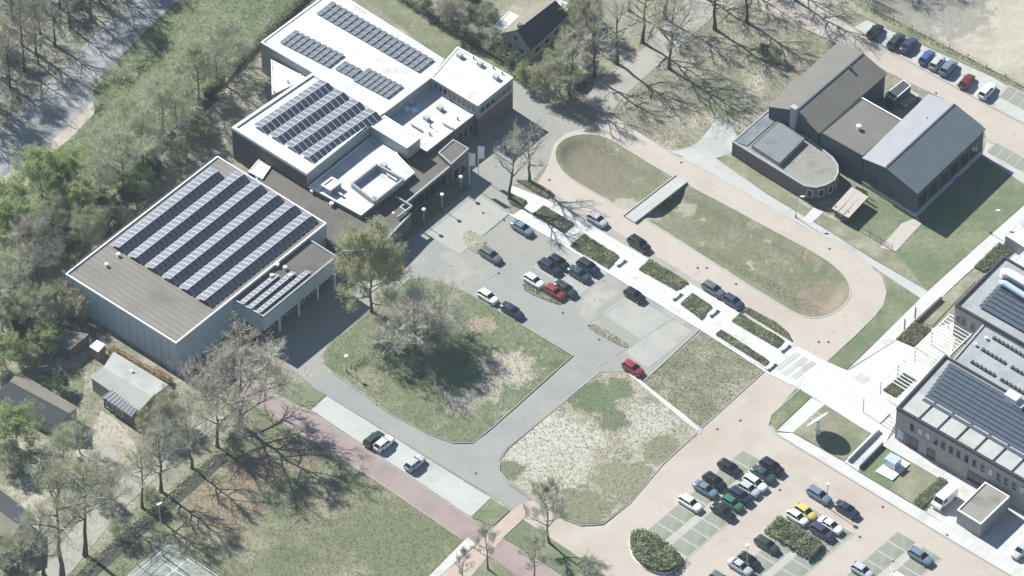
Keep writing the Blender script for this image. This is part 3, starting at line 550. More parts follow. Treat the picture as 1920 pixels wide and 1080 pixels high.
# recessed ground floor of the annex with white columns and door leaves
W = poly_at([(437, 563), (494, 595), (632, 482), (576, 447)], 6.5); a, b = W[1], W[2]; d = (b - a).normalized(); nn = Vector((-d.y, d.x))
mb = MB(); q = [p - c2 for p in (W[0], a + nn * 1.6 + (W[0] - a).normalized() * 0, b + nn * 1.6, W[3])]; mb.prism([(p.x, p.y) for p in q], 0, 3.3); mb.build('annex_base_wall', M['brick_brown'], h2)
Lab = (b - a).length
for t in (.22, .48, .74, .97):
    p = a + d * (Lab * t) + nn * .25 - c2; mb = MB(); mb.box((p.x, p.y, 1.65), (.28, .28, 3.3), math.atan2(d.y, d.x)); mb.build('column', M['white_metal'], h2)
for t in (2.2, 5.2, 8.4, 11.4, 14.2): window(h2, a + nn * 1.6, b + nn * 1.6, t, .4, 2.0, 2.2, out=-nn)
# solar: bright and dark slopes back to back
o, U, V = frame_uv((123, 515), (330, 645), (408, 294), Z2); eu, ev = U.normalized(), V.normalized(); au = math.atan2(-ev.x, ev.y)
pl = V.length * .715 / 24; pw = U.length * .155 / 2
for r in range(6):
    for side in (0, 1):
        for k in range(24):
            if r == 0 and k > 21: continue
            u = U.length * (.045 + .155 * r) + pw * (.47 + side * .93) + 0.0
            v = V.length * .262 + pl * (k + .5)
            q = o + eu * u + ev * v - c2
            panel(h2, q, Z2 + (.62 if side == 0 else .5), pw * (.97 if side == 0 else .80), pl * (.97 if side == 0 else .84), au, R(-13) if side == 0 else R(26), 'solar', 'white_metal' if side == 0 else 'dark_metal')  # slope facing away gets dark frames, deepening its shade by colour
for (p0, p1, n_, tl) in (((452, 572), (520, 517), 10, 1), ((467, 580), (550, 513), 12, 1), ((483, 588), (578, 511), 14, 1)):
    a0, b0 = P2(*p0, 6.5), P2(*p1, 6.5); dd = (b0 - a0) / n_
    for k in range(n_):
        q = a0 + dd * (k + .5) - c2; panel(h2, q, 6.85, 1.1, dd.length * .95, au, R(-14), 'solar')
for p in ((200, 499), (222, 480)): roof_thing(h2, 'roof_vent', *p, Z2, 'vent', sc=.8)
for p in ((535, 505), (545, 520), (520, 500), (510, 520)): roof_thing(h2, 'roof_vent', *p, 6.5, 'vent', sc=.9)
# gutter along the far edge, door at the front-left wall
a, b = P2(123, 515, Z2) - c2, P2(408, 294, Z2) - c2; mb = MB(); off = (Vector((-(b - a).y, (b - a).x))).normalized()
mb.beam((a.x + off.x * .45, a.y + off.y * .45, Z2 - .3), (b.x + off.x * .45, b.y + off.y * .45, Z2 - .3), .5, .35); mb.build('gutter', M['dark_metal'], h2)
a, b = P2(123, 515, Z2), P2(330, 645, Z2); Lw = (b - a).length
out = -ev
window(h2, a, b, Lw - 1.6, .1, 1.3, 2.2, frame='white_metal', glass='glass_pale', name='door', out=out)
mb = MB(); q = a.lerp(b, .5) - c2; mb.box((q.x + out.x * .02, q.y + out.y * .02, .3), (Lw, .08, .6), math.atan2((b - a).y, (b - a).x)); mb.build('plinth', M['plinth'], h2)
for i in range(1, 14):
    q = a.lerp(b, i / 14) - c2 + out * .02; mb = MB(); mb.box((q.x, q.y, 3.7), (.05, .05, 6.2), math.atan2((b - a).y, (b - a).x)); mb.build('cladding_joint', M['plinth'], h2)

# ---------------------------------------------------------------- white roofed hall complex
ZT, ZL, ZC = 7.0, 4.7, 3.7
h1 = empty('community_hall', (*P2(575, 328, ZT), 0)); tag(h1, 'white roofed community hall complex with several flat levels and solar rows', 'building')
c1 = Vector((h1.location.x, h1.location.y))
# low brown roof under everything
block(h1, [(478, 325), (500, 300), (545, 268), (600, 300), (800, 250), (860, 300), (845, 312), (752, 389), (771, 401), (726, 448), (700, 468), (645, 472), (611, 449), (490, 374)], ZC, 'brick_brown', 'roof_brown', parapet='plinth', pz=.15, pw=.25, wname='low_wall', rname='low_roof')
# entrance porch
block(h1, [(822, 287), (850, 262), (879, 279), (846, 309)], ZC + .9, 'brick_brown', 'roof_brown', parapet='plinth', pz=.15, pw=.2, wname='porch_wall', rname='porch_roof')
# upper hall
block(h1, [(489, 80), (603, -4), (648, -4), (832, 112), (808, 146), (718, 214), (700, 205), (590, 138)], ZT, 'white_fascia', 'white_roof', parapet='white_metal', pz=.15, pw=.3, wname='upper_wall', rname='upper_roof')
# east block
block(h1, [(808, 146), (858, 88), (962, 146), (896, 199)], ZT + .25, 'white_fascia', 'white_roof', z0=4.2, parapet='white_metal', pz=.12, pw=.25, wname='fascia_wall', rname='east_roof')
W = poly_at([(808, 146), (858, 88), (962, 146), (896, 199)], ZT + .25); W = [p.lerp(sum(W, Vector((0, 0))) / 4, .004) - c1 for p in W]
mb = MB(); mb.prism([(p.x, p.y) for p in W], 0, 4.3); mb.build('brick_base_wall', M['brick_wall'], h1)
# mid hall with the four solar ridges
block(h1, [(435, 241), (575, 328), (718, 214), (587, 138)], ZT + .05, 'brick_brown', 'white_roof', parapet='white_metal', pz=.3, pw=.5, wname='mid_wall', rname='mid_roof')
W = poly_at([(435, 241), (575, 328), (718, 214)], ZT + .05)
for i in (0, 1):
    a, b = W[i], W[i + 1]; d = (b - a).normalized(); nn = Vector((d.y, -d.x)); m_ = (a + b) / 2 + nn * .05 - c1
    mb = MB(); mb.box((m_.x, m_.y, ZT - (.16 if i == 0 else 1.1)), ((b - a).length, .1, .3 if i == 0 else 2.3), math.atan2(d.y, d.x)); mb.build('fascia', M['white_fascia'], h1)
# low link roof, white annex at the back
block(h1, [(508, 112), (560, 139), (590, 140), (510, 178)], 5.2, 'white_fascia', 'white_roof', parapet='white_metal', pz=.1, pw=.2, wname='back_wall', rname='back_roof')
block(h1, [(466, 322), (488, 296), (512, 306), (492, 336)], 3.95, 'brick_brown', 'white_roof', parapet='white_metal', pz=.08, pw=.15, wname='link_wall', rname='link_roof')
# low white roofs
block(h1, [(578, 350), (677, 404), (777, 324), (745, 290), (738, 250), (719, 237)], ZL, 'brick_brown', 'white_roof', z0=ZC - .2, parapet='white_metal', pz=.12, pw=.25, wname='front_wall', rname='front_roof')
block(h1, [(723, 224), (812, 160), (893, 212), (800, 284), (760, 262)], ZL, 'brick_brown', 'white_roof', parapet='white_metal', pz=.12, pw=.25, wname='court_wall', rname='court_roof')
# plant room
block(h1, [(694, 236), (721, 217), (788, 259), (763, 278)], 7.0, 'white_fascia', 'white_roof', z0=ZL - .3, parapet='white_metal', pz=.1, pw=.2, wname='plant_room_wall', rname='plant_room_roof')
# raised light-well frame and small box on the front roof
W = [p - c1 for p in poly_at([(660, 352), (706, 316), (757, 343), (703, 385)], ZL)]
for i in range(4):
    a, b = W[i], W[(i + 1) % 4]; mb = MB(); mb.beam((a.x, a.y, ZL + .55), (b.x, b.y, ZL + .55), .35, 1.1); mb.build('light_well_wall', M['white_fascia'], h1)
block(h1, [(602, 348), (622, 333), (640, 343), (619, 358)], ZL + 1.1, 'white_fascia', 'white_roof', z0=ZL, parapet='white_metal', pz=.2, pw=.3, wname='roof_box_wall', rname='roof_box')
for p, k in (((586, 362), 'vent'), ((622, 386), 'vent'), ((634, 364), 'duct'), ((720, 313), 'box'), ((735, 335), 'duct'), ((697, 370), 'skylight'), ((623, 345), 'skylight')): roof_thing(h1, 'roof_vent', *p, ZC if k == 'vent' else ZL, k)
for p, k in (((825, 205), 'box'), ((800, 224), 'box'), ((845, 190), 'pipe'), ((768, 190), 'skylight'), ((762, 204), 'skylight'), ((775, 207), 'skylight'), ((840, 238), 'duct'), ((807, 238), 'pipe'), ((858, 224), 'pipe'), ((806, 253), 'pipe'), ((780, 240), 'duct')): roof_thing(h1, 'roof_vent', *p, ZL, k)
for p, k in (((862, 106), 'box'), ((900, 122), 'box'), ((930, 147), 'box'), ((888, 110), 'pipe'), ((925, 128), 'pipe'), ((942, 139), 'pipe')): roof_thing(h1, 'roof_vent', *p, ZT + .25, k)
for p in ((515, 175), (540, 155)): roof_thing(h1, 'roof_vent', *p, 5.2, 'pipe')
# walls: window bands
W = poly_at([(808, 146), (896, 199), (962, 146)], ZT + .25)
for i in range(9): window(h1, W[0], W[1], 1.2 + i * 1.12, ZL + .7, .8, 1.4, frame='white_fascia', out=-DB)
for i in range(6): window(h1, W[1], W[2], 1.2 + i * 1.45, 5.1, 1.2, 1.1, frame='white_fascia', out=DA)
W = poly_at([(800, 284), (893, 212)], ZL)
for i in range(6): window(h1, W[0], W[1], 4.5 + i * 1.45, 1.0, 1.2, 2.0, frame='white_fascia', out=DA)
W = poly_at([(752, 389), (845, 312)], ZC)
for i in range(8): window(h1, W[0], W[1], 1.0 + i * 1.5, .8, 1.3, 2.2, frame='dark_metal', out=DA)
W = poly_at([(846, 309), (879, 279)], ZC + .9)
for i in range(2): window(h1, W[0], W[1], 1.4 + i * 2, .2, 1.6, 2.6, frame='grey_metal', out=DA)
W = poly_at([(822, 287), (846, 309)], ZC + .9); window(h1, W[0], W[1], 1.6, .2, 1.4, 2.6, frame='grey_metal', out=-DB)
W = poly_at([(575, 328), (718, 214)], ZT)
# canopy frame over the corner of the low roof
W = [p - c1 for p in poly_at([(743, 366), (770, 381), (765, 388), (748, 402)], ZC)]
mb = MB(); q = [p - c1 for p in poly_at([(742, 366), (772, 384), (745, 405)], ZC + .9)]
mb.beam((q[0].x, q[0].y, ZC + .5), (q[1].x, q[1].y, ZC + .5), .25, .5); mb.build('canopy_edge', M['white_fascia'], h1)
mb = MB(); mb.beam((q[1].x, q[1].y, ZC + .5), (q[2].x, q[2].y, ZC + .5), .25, .5); mb.build('canopy_edge', M['white_fascia'], h1)
# solar on the upper roof: tilted tables, four panels each
def table_row(root, c, p0, p1, n, ulen, z, mt, tilt, npan, skip=()):
    a, b = P2(*p0, z), P2(*p1, z); e = (b - a) / n; vv = P2(p0[0] + ulen[0], p0[1] + ulen[1], z) - a; av = vv.normalized(); ang = math.atan2(-av.x, av.y)
    for i in range(n):
        if i in skip: continue
        for k in range(npan):
            q = a + e * (i + .5) + vv * ((k + .5) / npan) - c
            panel(root, q, z + .28, e.length * .87, vv.length / npan * .97, ang, tilt, mt, 'grey_metal')
table_row(h1, c1, (592, 26), (785, 137), 18, (30, -23), ZT, 'solar_blue', R(-11), 3)
table_row(h1, c1, (523, 80), (617, 128), 9, (30, -23), ZT, 'solar_blue', R(-11), 3)
table_row(h1, c1, (626, 130), (660, 147), 3, (20, -15), ZT, 'solar_blue', R(-9), 2)
table_row(h1, c1, (660, 151), (727, 186), 7, (30, -23), ZT, 'solar_blue', R(-11), 3)
# solar ridges on the mid hall
o, U, V = frame_uv((435, 241), (575, 328), (587, 138), ZT); eu, ev = U.normalized(), V.normalized(); au = math.atan2(-ev.x, ev.y)
pw = U.length * .213 / 2; pl = V.length * .83 / 14
for r in range(4):
    for side in (0, 1):
        for k in range(14):
            q = o + eu * (U.length * .13 + pw * 2 * r + pw * (.47 + side * .93)) + ev * (V.length * .14 + pl * (k + .5)) - c1
            panel(h1, q, ZT + (.66 if side == 0 else .5), pw * .93, pl * .97, au, R(-13) if side == 0 else R(26), 'solar', 'white_metal' if side == 0 else 'dark_metal')

# ---------------------------------------------------------------- school (upper right)
sc_ = empty('school', (*P2(1620, 296, 5.4), 0)); tag(sc_, 'dark navy school with brown and metal pitched roofs and a flat middle', 'building')
cs = Vector((sc_.location.x, sc_.location.y))
def gable(root, c, rf, rb, lf, lb, ef, eb, zr, zl, ze, wall, mat_l, mat_r, over=.0, zb=0):
    """ridge, left-eave and right-eave front/back pixel points with their heights"""
    RF, RB, LF, LB, EF, EB = [P2(*p, z) - c for p, z in ((rf, zr), (rb, zr), (lf, zl), (lb, zl), (ef, ze), (eb, ze))]
    mb = MB()
    vs = [(LF.x, LF.y, zb), (LF.x, LF.y, zl - .12), (RF.x, RF.y, zr - .12), (EF.x, EF.y, ze - .12), (EF.x, EF.y, zb), (LB.x, LB.y, zb), (LB.x, LB.y, zl - .12), (RB.x, RB.y, zr - .12), (EB.x, EB.y, ze - .12), (EB.x, EB.y, zb)]
    mb.add(vs, [(0, 4, 3, 2, 1), (5, 6, 7, 8, 9), (0, 1, 6, 5), (4, 9, 8, 3)]); mb.build('wall', M[wall], root)
    def slab(a, b, c_, d_, za, zb_, mt, nm):
        # extend a little past the walls
        a2, b2, c2_, d2 = a, b, c_, d_
        e = (b - a).normalized() * .25; a2 = a - e; d2 = d_ - e; b2 = b + e; c2_ = c_ + e
        s = (d_ - a); sl = s.length; ov = s * (.25 / sl); dz = (zb_ - za) * (.25 / sl); d2 = d2 + ov; c2_ = c2_ + ov
        mb = MB(); bt = [(a2.x, a2.y, za - .1), (b2.x, b2.y, za - .1), (c2_.x, c2_.y, zb_ + dz - .1), (d2.x, d2.y, zb_ + dz - .1)]; tp = [(x, y, z + .14) for x, y, z in bt]
        mb.hexa(bt, tp); o = mb.build(nm, M[mt], root); bm = bmesh.new(); bm.from_mesh(o.data); bmesh.ops.recalc_face_normals(bm, faces=bm.faces); bm.to_mesh(o.data); bm.free(); return o
    s1 = slab(RF, RB, LB, LF, zr, zl, mat_l, 'roof_slope'); s2 = slab(RF, RB, EB, EF, zr, ze, mat_r, 'roof_slope')
    return (RF, RB, LF, LB, EF, EB), s1, s2
(g1, s1, s2) = gable(sc_, cs, (1495, 206), (1617, 101), (1442, 199), (1575, 78), (1535, 247), (1660, 138), 7.8, 6.0, 6.0, 'navy_wall', 'roof_school', 'roof_school')
(g2, s3, s4) = gable(sc_, cs, (1662, 313), (1789, 196), (1620, 296), (1742, 178), (1720, 361), (1845, 242), 7.5, 6.4, 5.9, 'navy_wall', 'roof_metal_lit', 'roof_metal_shade')
block(sc_, [(1538, 249), (1618, 294), (1694, 228), (1616, 184)], 6.05, 'navy_wall', 'roof_school', parapet='dark_metal', pz=.12, pw=.18, wname='middle_wall', rname='flat_roof')
# standing seams of the metal slopes and ridge caps
for (Rf, Rb, Ef, Eb, zr, ze, mt, nn_) in ((g2[0], g2[1], g2[4], g2[5], 7.5, 5.9, 'roof_metal_shade', 22),):
    for i in range(1, nn_):
        a, b = Rf.lerp(Rb, i / nn_), Ef.lerp(Eb, i / nn_); mb = MB(); mb.beam((a.x, a.y, zr + .06), (b.x, b.y, ze + .06), .03, .03); mb.build('roof_seam', M[mt], sc_)
for (a, b, z) in ((g1[0], g1[1], 7.8), (g2[0], g2[1], 7.5)):
    mb = MB(); mb.beam((a.x, a.y, z + .08), (b.x, b.y, z + .08), .3, .12); mb.build('ridge_cap', M['roof_metal_shade'], sc_)
a, b = P2(1616, 184, 6.2) - cs, P2(1694, 228, 6.2) - cs; mb = MB(); mb.beam((a.x, a.y, 6.22), (b.x, b.y, 6.22), .25, .25); mb.build('white_trim', M['white_metal'], sc_)
q = P2(1489, 210, 7.5) - cs; mb = MB(); mb.box((q.x, q.y, 4.3), (1.1, .9, 8.6), ANG_A); mb.box((q.x, q.y, 8.65), (1.25, 1.05, .12), ANG_A); mb.build('chimney', M['plinth'], sc_)
q = P2(1595, 130, 7.6) - cs; mb = MB(); mb.box((q.x, q.y, 7.6), (.5, .5, 1.1), ANG_A); mb.build('flue', M['dark_metal'], sc_)
roof_thing(sc_, 'roof_vent', 1610, 242, 6.05, 'vent', sc=1.15)
roof_thing(sc_, 'roof_vent', 1738, 224, 6.8, 'pipe')
# right-hand side wall: dark window band, pale plinth; front plinth
a, b = g2[4] + cs, g2[5] + cs; d = (b - a).normalized(); nn = Vector((d.y, -d.x)); Lw = (b - a).length
for i in range(6): window(sc_, a, b, 1.8 + i * (Lw - 3) / 5.4, 1.9, 2.2, 2.3, frame='dark_metal', out=nn)
mb = MB(); m_ = (a + b) / 2 + nn * .06 - cs; mb.box((m_.x, m_.y, .6), (Lw, .1, 1.2), math.atan2(d.y, d.x)); mb.build('plinth', M['plinth'], sc_)
a, b = g1[2] + cs, g2[4] + cs; d = (b - a).normalized(); nn = Vector((d.y, -d.x)); Lw = (b - a).length
a, b = g2[2] + cs, g2[4] + cs; d = (b - a).normalized(); nn = Vector((d.y, -d.x)); Lw = (b - a).length; m_ = (a + b) / 2 + nn * .06 - cs
mb = MB(); mb.box((m_.x, m_.y, .5), (Lw, .1, 1.0), math.atan2(d.y, d.x)); mb.build('plinth', M['plinth'], sc_)
for t in (2.5, 6.0): window(sc_, a, b, t, 1.4, 1.4, 1.6, frame='dark_metal', out=nn)
# annex with round end
arc = [(1562, 296), (1571, 310), (1572, 324), (1565, 338), (1550, 347), (1530, 352), (1508, 349)]
block(sc_, [(1373, 266), (1440, 207), (1490, 240)] + arc, 3.2, 'brick_wall', 'roof_lightgravel', parapet='white_fascia', pz=.15, pw=.25, wname='annex_wall', rname='annex_roof')
block(sc_, [(1409, 272), (1459, 227), (1508, 260), (1461, 306)], 4.0, 'plinth', 'roof_bluegrey', z0=3.0, parapet='roof_bluegrey', pz=.08, pw=.15, wname='raised_wall', rname='raised_roof')
block(sc_, [(1378, 266), (1433, 217), (1452, 228), (1401, 273)], 3.35, 'plinth', 'roof_bluegrey', z0=3.0, wname='raised_wall', rname='raised_roof')
W = poly_at(arc, 3.2)
for i in range(1, len(W) - 1):
    a, b = W[i], W[i + 1]; L_ = (b - a).length; d = (b - a).normalized(); nn = Vector((d.y, -d.x)); cc = P2(1530, 318, 3.2)
    if nn.dot(a - cc) < 0: nn = -nn
    n_ = max(1, int(L_ / 1.25))
    for k in range(n_): window(sc_, a, b, L_ * (k + .5) / n_, .9, min(1.1, L_ / n_ * .9), 1.6, out=nn)

# bike shed with timber slats behind the school
sh = empty('bicycle_shed', (*P2(1690, 168), 0)); tag(sh, 'small dark roofed shed with pale timber racks behind the school', 'shed'); csd = Vector((sh.location.x, sh.location.y))
block(sh, [(1660, 176), (1694, 150), (1708, 160), (1676, 188)], 2.4, 'navy_wall', 'tile_dark', parapet='white_metal', pz=.06, pw=.1)
for i in range(4):
    q = P2(1694 + i * 7 - 6, 184 - i * 6 + 8, .5) - csd; mb = MB(); mb.box((q.x, q.y, .5), (3.0, .9, .12), ANG_A); mb.build('rack', M['wood_pale'], sh)
# pile of play timbers by the annex
tp = empty('timber_play_structure', (*P2(1594, 380), 0)); tag(tp, 'pale timber play structure with sloping boards beside the round annex', 'play structure'); ct = Vector((tp.location.x, tp.location.y))
for i in range(6):
    a = P2(1563 + i * 5, 392 - 0 + i * 3, 1.8) - ct; b = P2(1600 + i * 5, 354 + i * 3, 1.8) - ct; mb = MB(); mb.beam((a.x, a.y, 1.7 + .1 * (i % 2)), (b.x, b.y, 2.0), .75, .12); mb.build('board', M['wood_pale'], tp)
for (px, py) in ((1566, 402), (1590, 412), (1603, 366), (1625, 378)):
    q = P2(px, py) - ct; mb = MB(); mb.box((q.x, q.y, 1.0), (.25, .25, 2.0)); mb.build('post', M['wood'], tp)
for i, (px, py) in enumerate(((1570, 400), (1584, 408), (1610, 352), (1622, 360))):
    q = P2(px, py, .8) - ct; mb = MB(); mb.box((q.x, q.y, .7), (1.3, .15, .9 + .3 * (i % 2)), ANG_A); mb.build('panel', M['wood' if i % 2 else 'wood_pale'], tp)

# ---------------------------------------------------------------- house at the top
def house(name, label, px, walls, ridge, zr, ze, mats, wall, wins=()):
    r = empty(name, (*P2(*px), 0)); tag(r, label, 'house'); c = Vector((r.location.x, r.location.y))
    g = gable(r, c, ridge[0], ridge[1], walls[0], walls[1], walls[2], walls[3], zr, ze, ze, wall, mats[0], mats[1])
    return r, c, g[0]
hs, ch, g = house('house', 'detached house with dark tiled gable roof at the top edge', (995, 95), [(940, 62), (1004, 4), (995, 90), (1063, 26)], [(971, 55), (1040, 2)], 6.2, 3.4, ('tile_brown', 'tile_dark'), 'plaster')
for t in (.3, .7):
    window(hs, g[2] + ch, g[4] + ch, (g[4] - g[2]).length * t, .9, 1.4, 1.4, out=-DB)
window(hs, g[2] + ch, g[4] + ch, (g[4] - g[2]).length * .5, 3.4, 1.2, 1.2, out=-DB)
for t in (2, 5, 8): window(hs, g[4] + ch, g[5] + ch, t, .9, 1.6, 1.4, out=DA)
block(hs, [(924, 50), (955, 22), (975, 32), (947, 60)], 3.0, 'plaster', 'white_roof', parapet='white_metal', pz=.08, pw=.15, wname='annex_wall', rname='annex_roof')
block(hs, [(1041, 2), (1060, -8), (1074, 8), (1060, 22)], 2.9, 'plaster', 'white_roof', parapet='white_metal', pz=.08, pw=.15, wname='annex_wall', rname='annex_roof')
q = P2(975, 50, 6.2) - ch; mb = MB(); mb.box((q.x, q.y, 6.0), (.7, .7, 1.6), ANG_A); mb.build('chimney', M['brick_brown'], hs)
# houses at the lower left
hb = empty('bungalow', (*P2(246, 790), 0)); tag(hb, 'flat roofed beige bungalow with a small sloping tiled roof near the sports hall', 'house'); cb = Vector((hb.location.x, hb.location.y))
gable(hb, cb, (196, 690), (284, 742), (172, 706), (262, 768), (214, 662), (313, 722), 4.9, 3.3, 3.3, 'plaster', 'concrete', 'concrete')
Q = [P2(*p, z) - cb for p, z in (((191, 744), 2.6), ((212, 729), 3.5), ((264, 757), 3.5), ((247, 782), 2.6))]
mb = MB(); zz = (2.6, 3.5, 3.5, 2.6); mb.add([(q.x, q.y, z) for q, z in zip(Q, zz)] + [(q.x, q.y, z - .15) for q, z in zip(Q, zz)], [(3, 2, 1, 0), (4, 5, 6, 7), (0, 1, 5, 4), (1, 2, 6, 5), (2, 3, 7, 6), (3, 0, 4, 7)]); mb.build('tiled_roof', M['roof_bluegrey'], hb)
for i in range(1, 9):
    a, b = Q[0].lerp(Q[3], i / 9), Q[1].lerp(Q[2], i / 9); mb = MB(); mb.beam((a.x, a.y, 2.65), (b.x, b.y, 3.55), .12, .1); mb.build('tile_row', M['white_fascia'], hb)
mb = MB(); mb.prism([(q.x, q.y) for q in (Q[0].lerp(Q[1], .12), Q[1], Q[2], Q[3].lerp(Q[2], .12))], 0, [2.55, 3.3, 3.3, 2.55]); mb.build('front_wall', M['brick_wall'], hb)
a, b = P2(262, 768, 3.2), P2(308, 726, 3.2)
for t in (1.2, 3.2, 5.0): window(hb, a, b, t, .7, 1.3, 1.5, out=DA)
a, b = P2(191, 744, 2.6), P2(247, 782, 2.6)
for t in (1.5, 3.8): window(hb, a.lerp(P2(212, 729, 3.5), .12), b.lerp(P2(264, 757, 3.5), .12), t, .7, 1.5, 1.3, out=-DB)
for p in ((246, 700),): roof_thing(hb, 'chimney', *p, 3.6, 'box', sc=.8)
hw = empty('house', (*P2(60, 790), 0)); tag(hw, 'long low house with dark shaded roof at the left edge', 'house'); cw = Vector((hw.location.x, hw.location.y))
gable(hw, cw, (20, 716), (128, 774), (36, 700), (143, 764), (-5, 738), (108, 800), 4.6, 2.8, 2.8, 'plaster', 'tile_brown', 'tile_dark')
hw2 = empty('house', (*P2(0, 1010), 0)); tag(hw2, 'house with light brown tiled roof cut by the left edge near the bottom', 'house'); cw2 = Vector((hw2.location.x, hw2.location.y))
gable(hw2, cw2, (-40, 930), (35, 985), (-20, 905), (58, 965), (-75, 985), (0, 1040), 5.2, 3.0, 3.0, 'plaster', 'tile_dark', 'tile_brown')
sd_ = empty('garden_shed', (*P2(135, 670), 0)); tag(sd_, 'mossy roofed garden shed behind the bungalow', 'shed'); csh = Vector((sd_.location.x, sd_.location.y))
block(sd_, [(103, 645), (133, 621), (166, 627), (130, 656)], 2.4, 'brick_brown', 'tile_brown', parapet='wood', pz=.06, pw=.12)
bx = empty('garden_hut', (*P2(182, 662), 0)); tag(bx, 'small hut with white flat top beside the garden shed', 'hut')
block(bx, [(168, 650), (182, 638), (197, 646), (184, 660)], 2.1, 'wood', 'white_roof', parapet='white_metal', pz=.05, pw=.1)

# ---------------------------------------------------------------- office (right)
of = empty('office', (*P2(1677, 818), 0)); tag(of, 'long grey brick office with slate coloured solar roofs at the right edge', 'building'); co_ = Vector((of.location.x, of.location.y))
ZO = 6.8
FW = [(1681, 767), (1772, 668), (2080, 846), (2080, 996)]
block(of, FW, ZO, 'brick_office', 'roof_pale', parapet='dark_metal', pz=.35, pw=.35, wname='front_wall', rname='front_roof')
block(of, [(1786, 676), (1860, 590), (2080, 724), (2080, 850)], ZO - .3, 'brick_office', 'roof_pale', parapet='white_fascia', pz=.2, pw=.3, wname='middle_wall', rname='middle_roof')
block(of, [(1791, 574), (1882, 482), (2080, 600), (2080, 740)], ZO + .3, 'brick_office', 'roof_pale', parapet='dark_metal', pz=.35, pw=.35, wname='rear_wall', rname='rear_roof')
def slate_field(p00, p10, p01, n, m, z):
    o, U, V = frame_uv(p00, p10, p01, z); u_ = U.normalized(); ang = math.atan2(u_.x, -u_.y)
    for i in range(n):
        for k in range(m):
            q = o + V * ((i + .5) / n) + U * ((k + .5) / m) - co_; panel(of, q, z + .35, V.length / n * .95, U.length / m * .995, ang, R(6), 'solar_slate', 'dark_metal')
slate_field((1729, 754), (2030, 928), (1781, 682), 10, 14, ZO)
slate_field((1835, 577), (2040, 694), (1880, 528), 7, 10, ZO + .3)
# pale roof pads along the front edge with dark gaps
a0, b0 = P2(1690, 768, ZO), P2(2040, 968, ZO); vv = P2(1729, 739, ZO) - P2(1697, 770, ZO)
for i in range(10):
    a = a0.lerp(b0, (i + .06) / 10.) - co_; b = a0.lerp(b0, (i + .92) / 10.) - co_
    mb = MB(); mb.prism([(p.x, p.y) for p in (a, b, b + vv, a + vv)], ZO + .02, ZO + .35); mb.build('roof_pad', M['concrete'], of)
for j, (sx, sy) in enumerate(((1864, 635), (1843, 657), (1823, 680))):
    for i in range(13):
        if i == 6 and j > 0: continue
        q = P2(sx + i * 7.9, sy + i * 4.75, ZO - .3) - co_; mb = MB()
        mb.box((q.x, q.y, ZO - .12), (.5, .62, .3), ANG_A); mb.build('rooflight', M['tile_dark'], of)
mb = MB(); q = P2(1898, 755, ZO) - co_; mb.box((q.x, q.y, ZO + .9), (2.4, 1.6, 1.8), ANG_A); mb.build('roof_plant', M['white_metal'], of)
mb = MB(); q = P2(1912, 765, ZO) - co_; mb.box((q.x, q.y, ZO + .5), (1.6, 1.5, 1.0), ANG_A); mb.build('roof_plant', M['grey_metal'], of)
for (p0, p1, r_) in (((1884, 508), (1960, 553), .8), ((1878, 528), (1960, 580), .55)):
    a, b = P2(*p0, ZO + 1.6) - co_, P2(*p1, ZO + 1.6) - co_; mb = MB(); mb.tube([(a.x, a.y, ZO + .5), (a.x, a.y, ZO + 1.3), (a.x + DA.x * .6, a.y + DA.y * .6, ZO + 1.6), (b.x, b.y, ZO + 1.6)], [r_, r_, r_, r_], 10); mb.build('air_duct', M['white_metal' if r_ > .6 else 'glass_blue'], of)
for p in ((1829, 648), (1849, 636)): roof_thing(of, 'roof_vent', *p, ZO - .3, 'vent', sc=.7)
# facade windows
a, b = P2(1681, 767, ZO), P2(2080, 996, ZO); d = (b - a).normalized(); nn = Vector((d.y, -d.x))
def along(px):  # metres along the facade at pixel x (facade top line)
    return (P2(px, 767 + (px - 1681) * (996 - 767) / (2080 - 1681), ZO) - a).length
for i, px in enumerate((1712, 1727, 1741, 1756, 1770, 1785, 1799, 1814, 1829, 1844, 1859, 1874, 1888, 1903, 1918)):
    window(of, a, b, along(px), 3.9, .95, 1.65, frame='plinth', glass='glass_pale' if i in (1, 2, 10, 14) else 'glass', out=nn)
for px, w_, h_ in ((1711, 3.0, 2.2), (1749, 1.6, 1.9), (1830, 2.6, 2.2), (1850, 2.0, 2.2)): window(of, a, b, along(px), .35, w_, h_, frame='dark_metal', out=nn)
window(of, a, b, 1.4, .5, 1.9, 2.2, frame='plinth', glass='glass_blue', out=nn)
a, b = P2(1791, 574, ZO + .3), P2(2080, 740, ZO + .3)
for px in (1793, 1809, 1826): window(of, a, b, max(.9, (P2(px, 574 + (px - 1791) * .575, ZO + .3) - a).length), 3.9, .95, 1.65, frame='plinth', out=nn)
a, b = P2(1681, 767, ZO), P2(1772, 668, ZO)
# garage / store in front of the office
gs = empty('store_building', (*P2(1838, 1003), 0)); tag(gs, 'small flat roofed grey brick store in front of the office', 'building'); cg = Vector((gs.location.x, gs.location.y))
block(gs, [(1795, 957), (1847, 905), (1893, 932), (1839, 984)], 3.0, 'brick_office', 'roof_lightgravel', parapet='white_metal', pz=.18, pw=.2)
# container at the right edge
cn = empty('white_container', (*P2(1905, 450), 0)); tag(cn, 'white container unit at the right edge beside the footpath', 'container')
block(cn, [(1885, 441), (1906, 421), (1950, 445), (1928, 468)], 2.6, 'white_fascia', 'white_roof', parapet='white_metal', pz=.06, pw=.12)
cn2 = empty('white_shelter', (*P2(1925, 490), 0)); tag(cn2, 'white flat roofed shelter at the right edge behind the office wing', 'shelter')
block(cn2, [(1900, 490), (1925, 468), (1990, 505), (1960, 530)], 2.6, 'white_fascia', 'white_roof', parapet='white_metal', pz=.06, pw=.12)
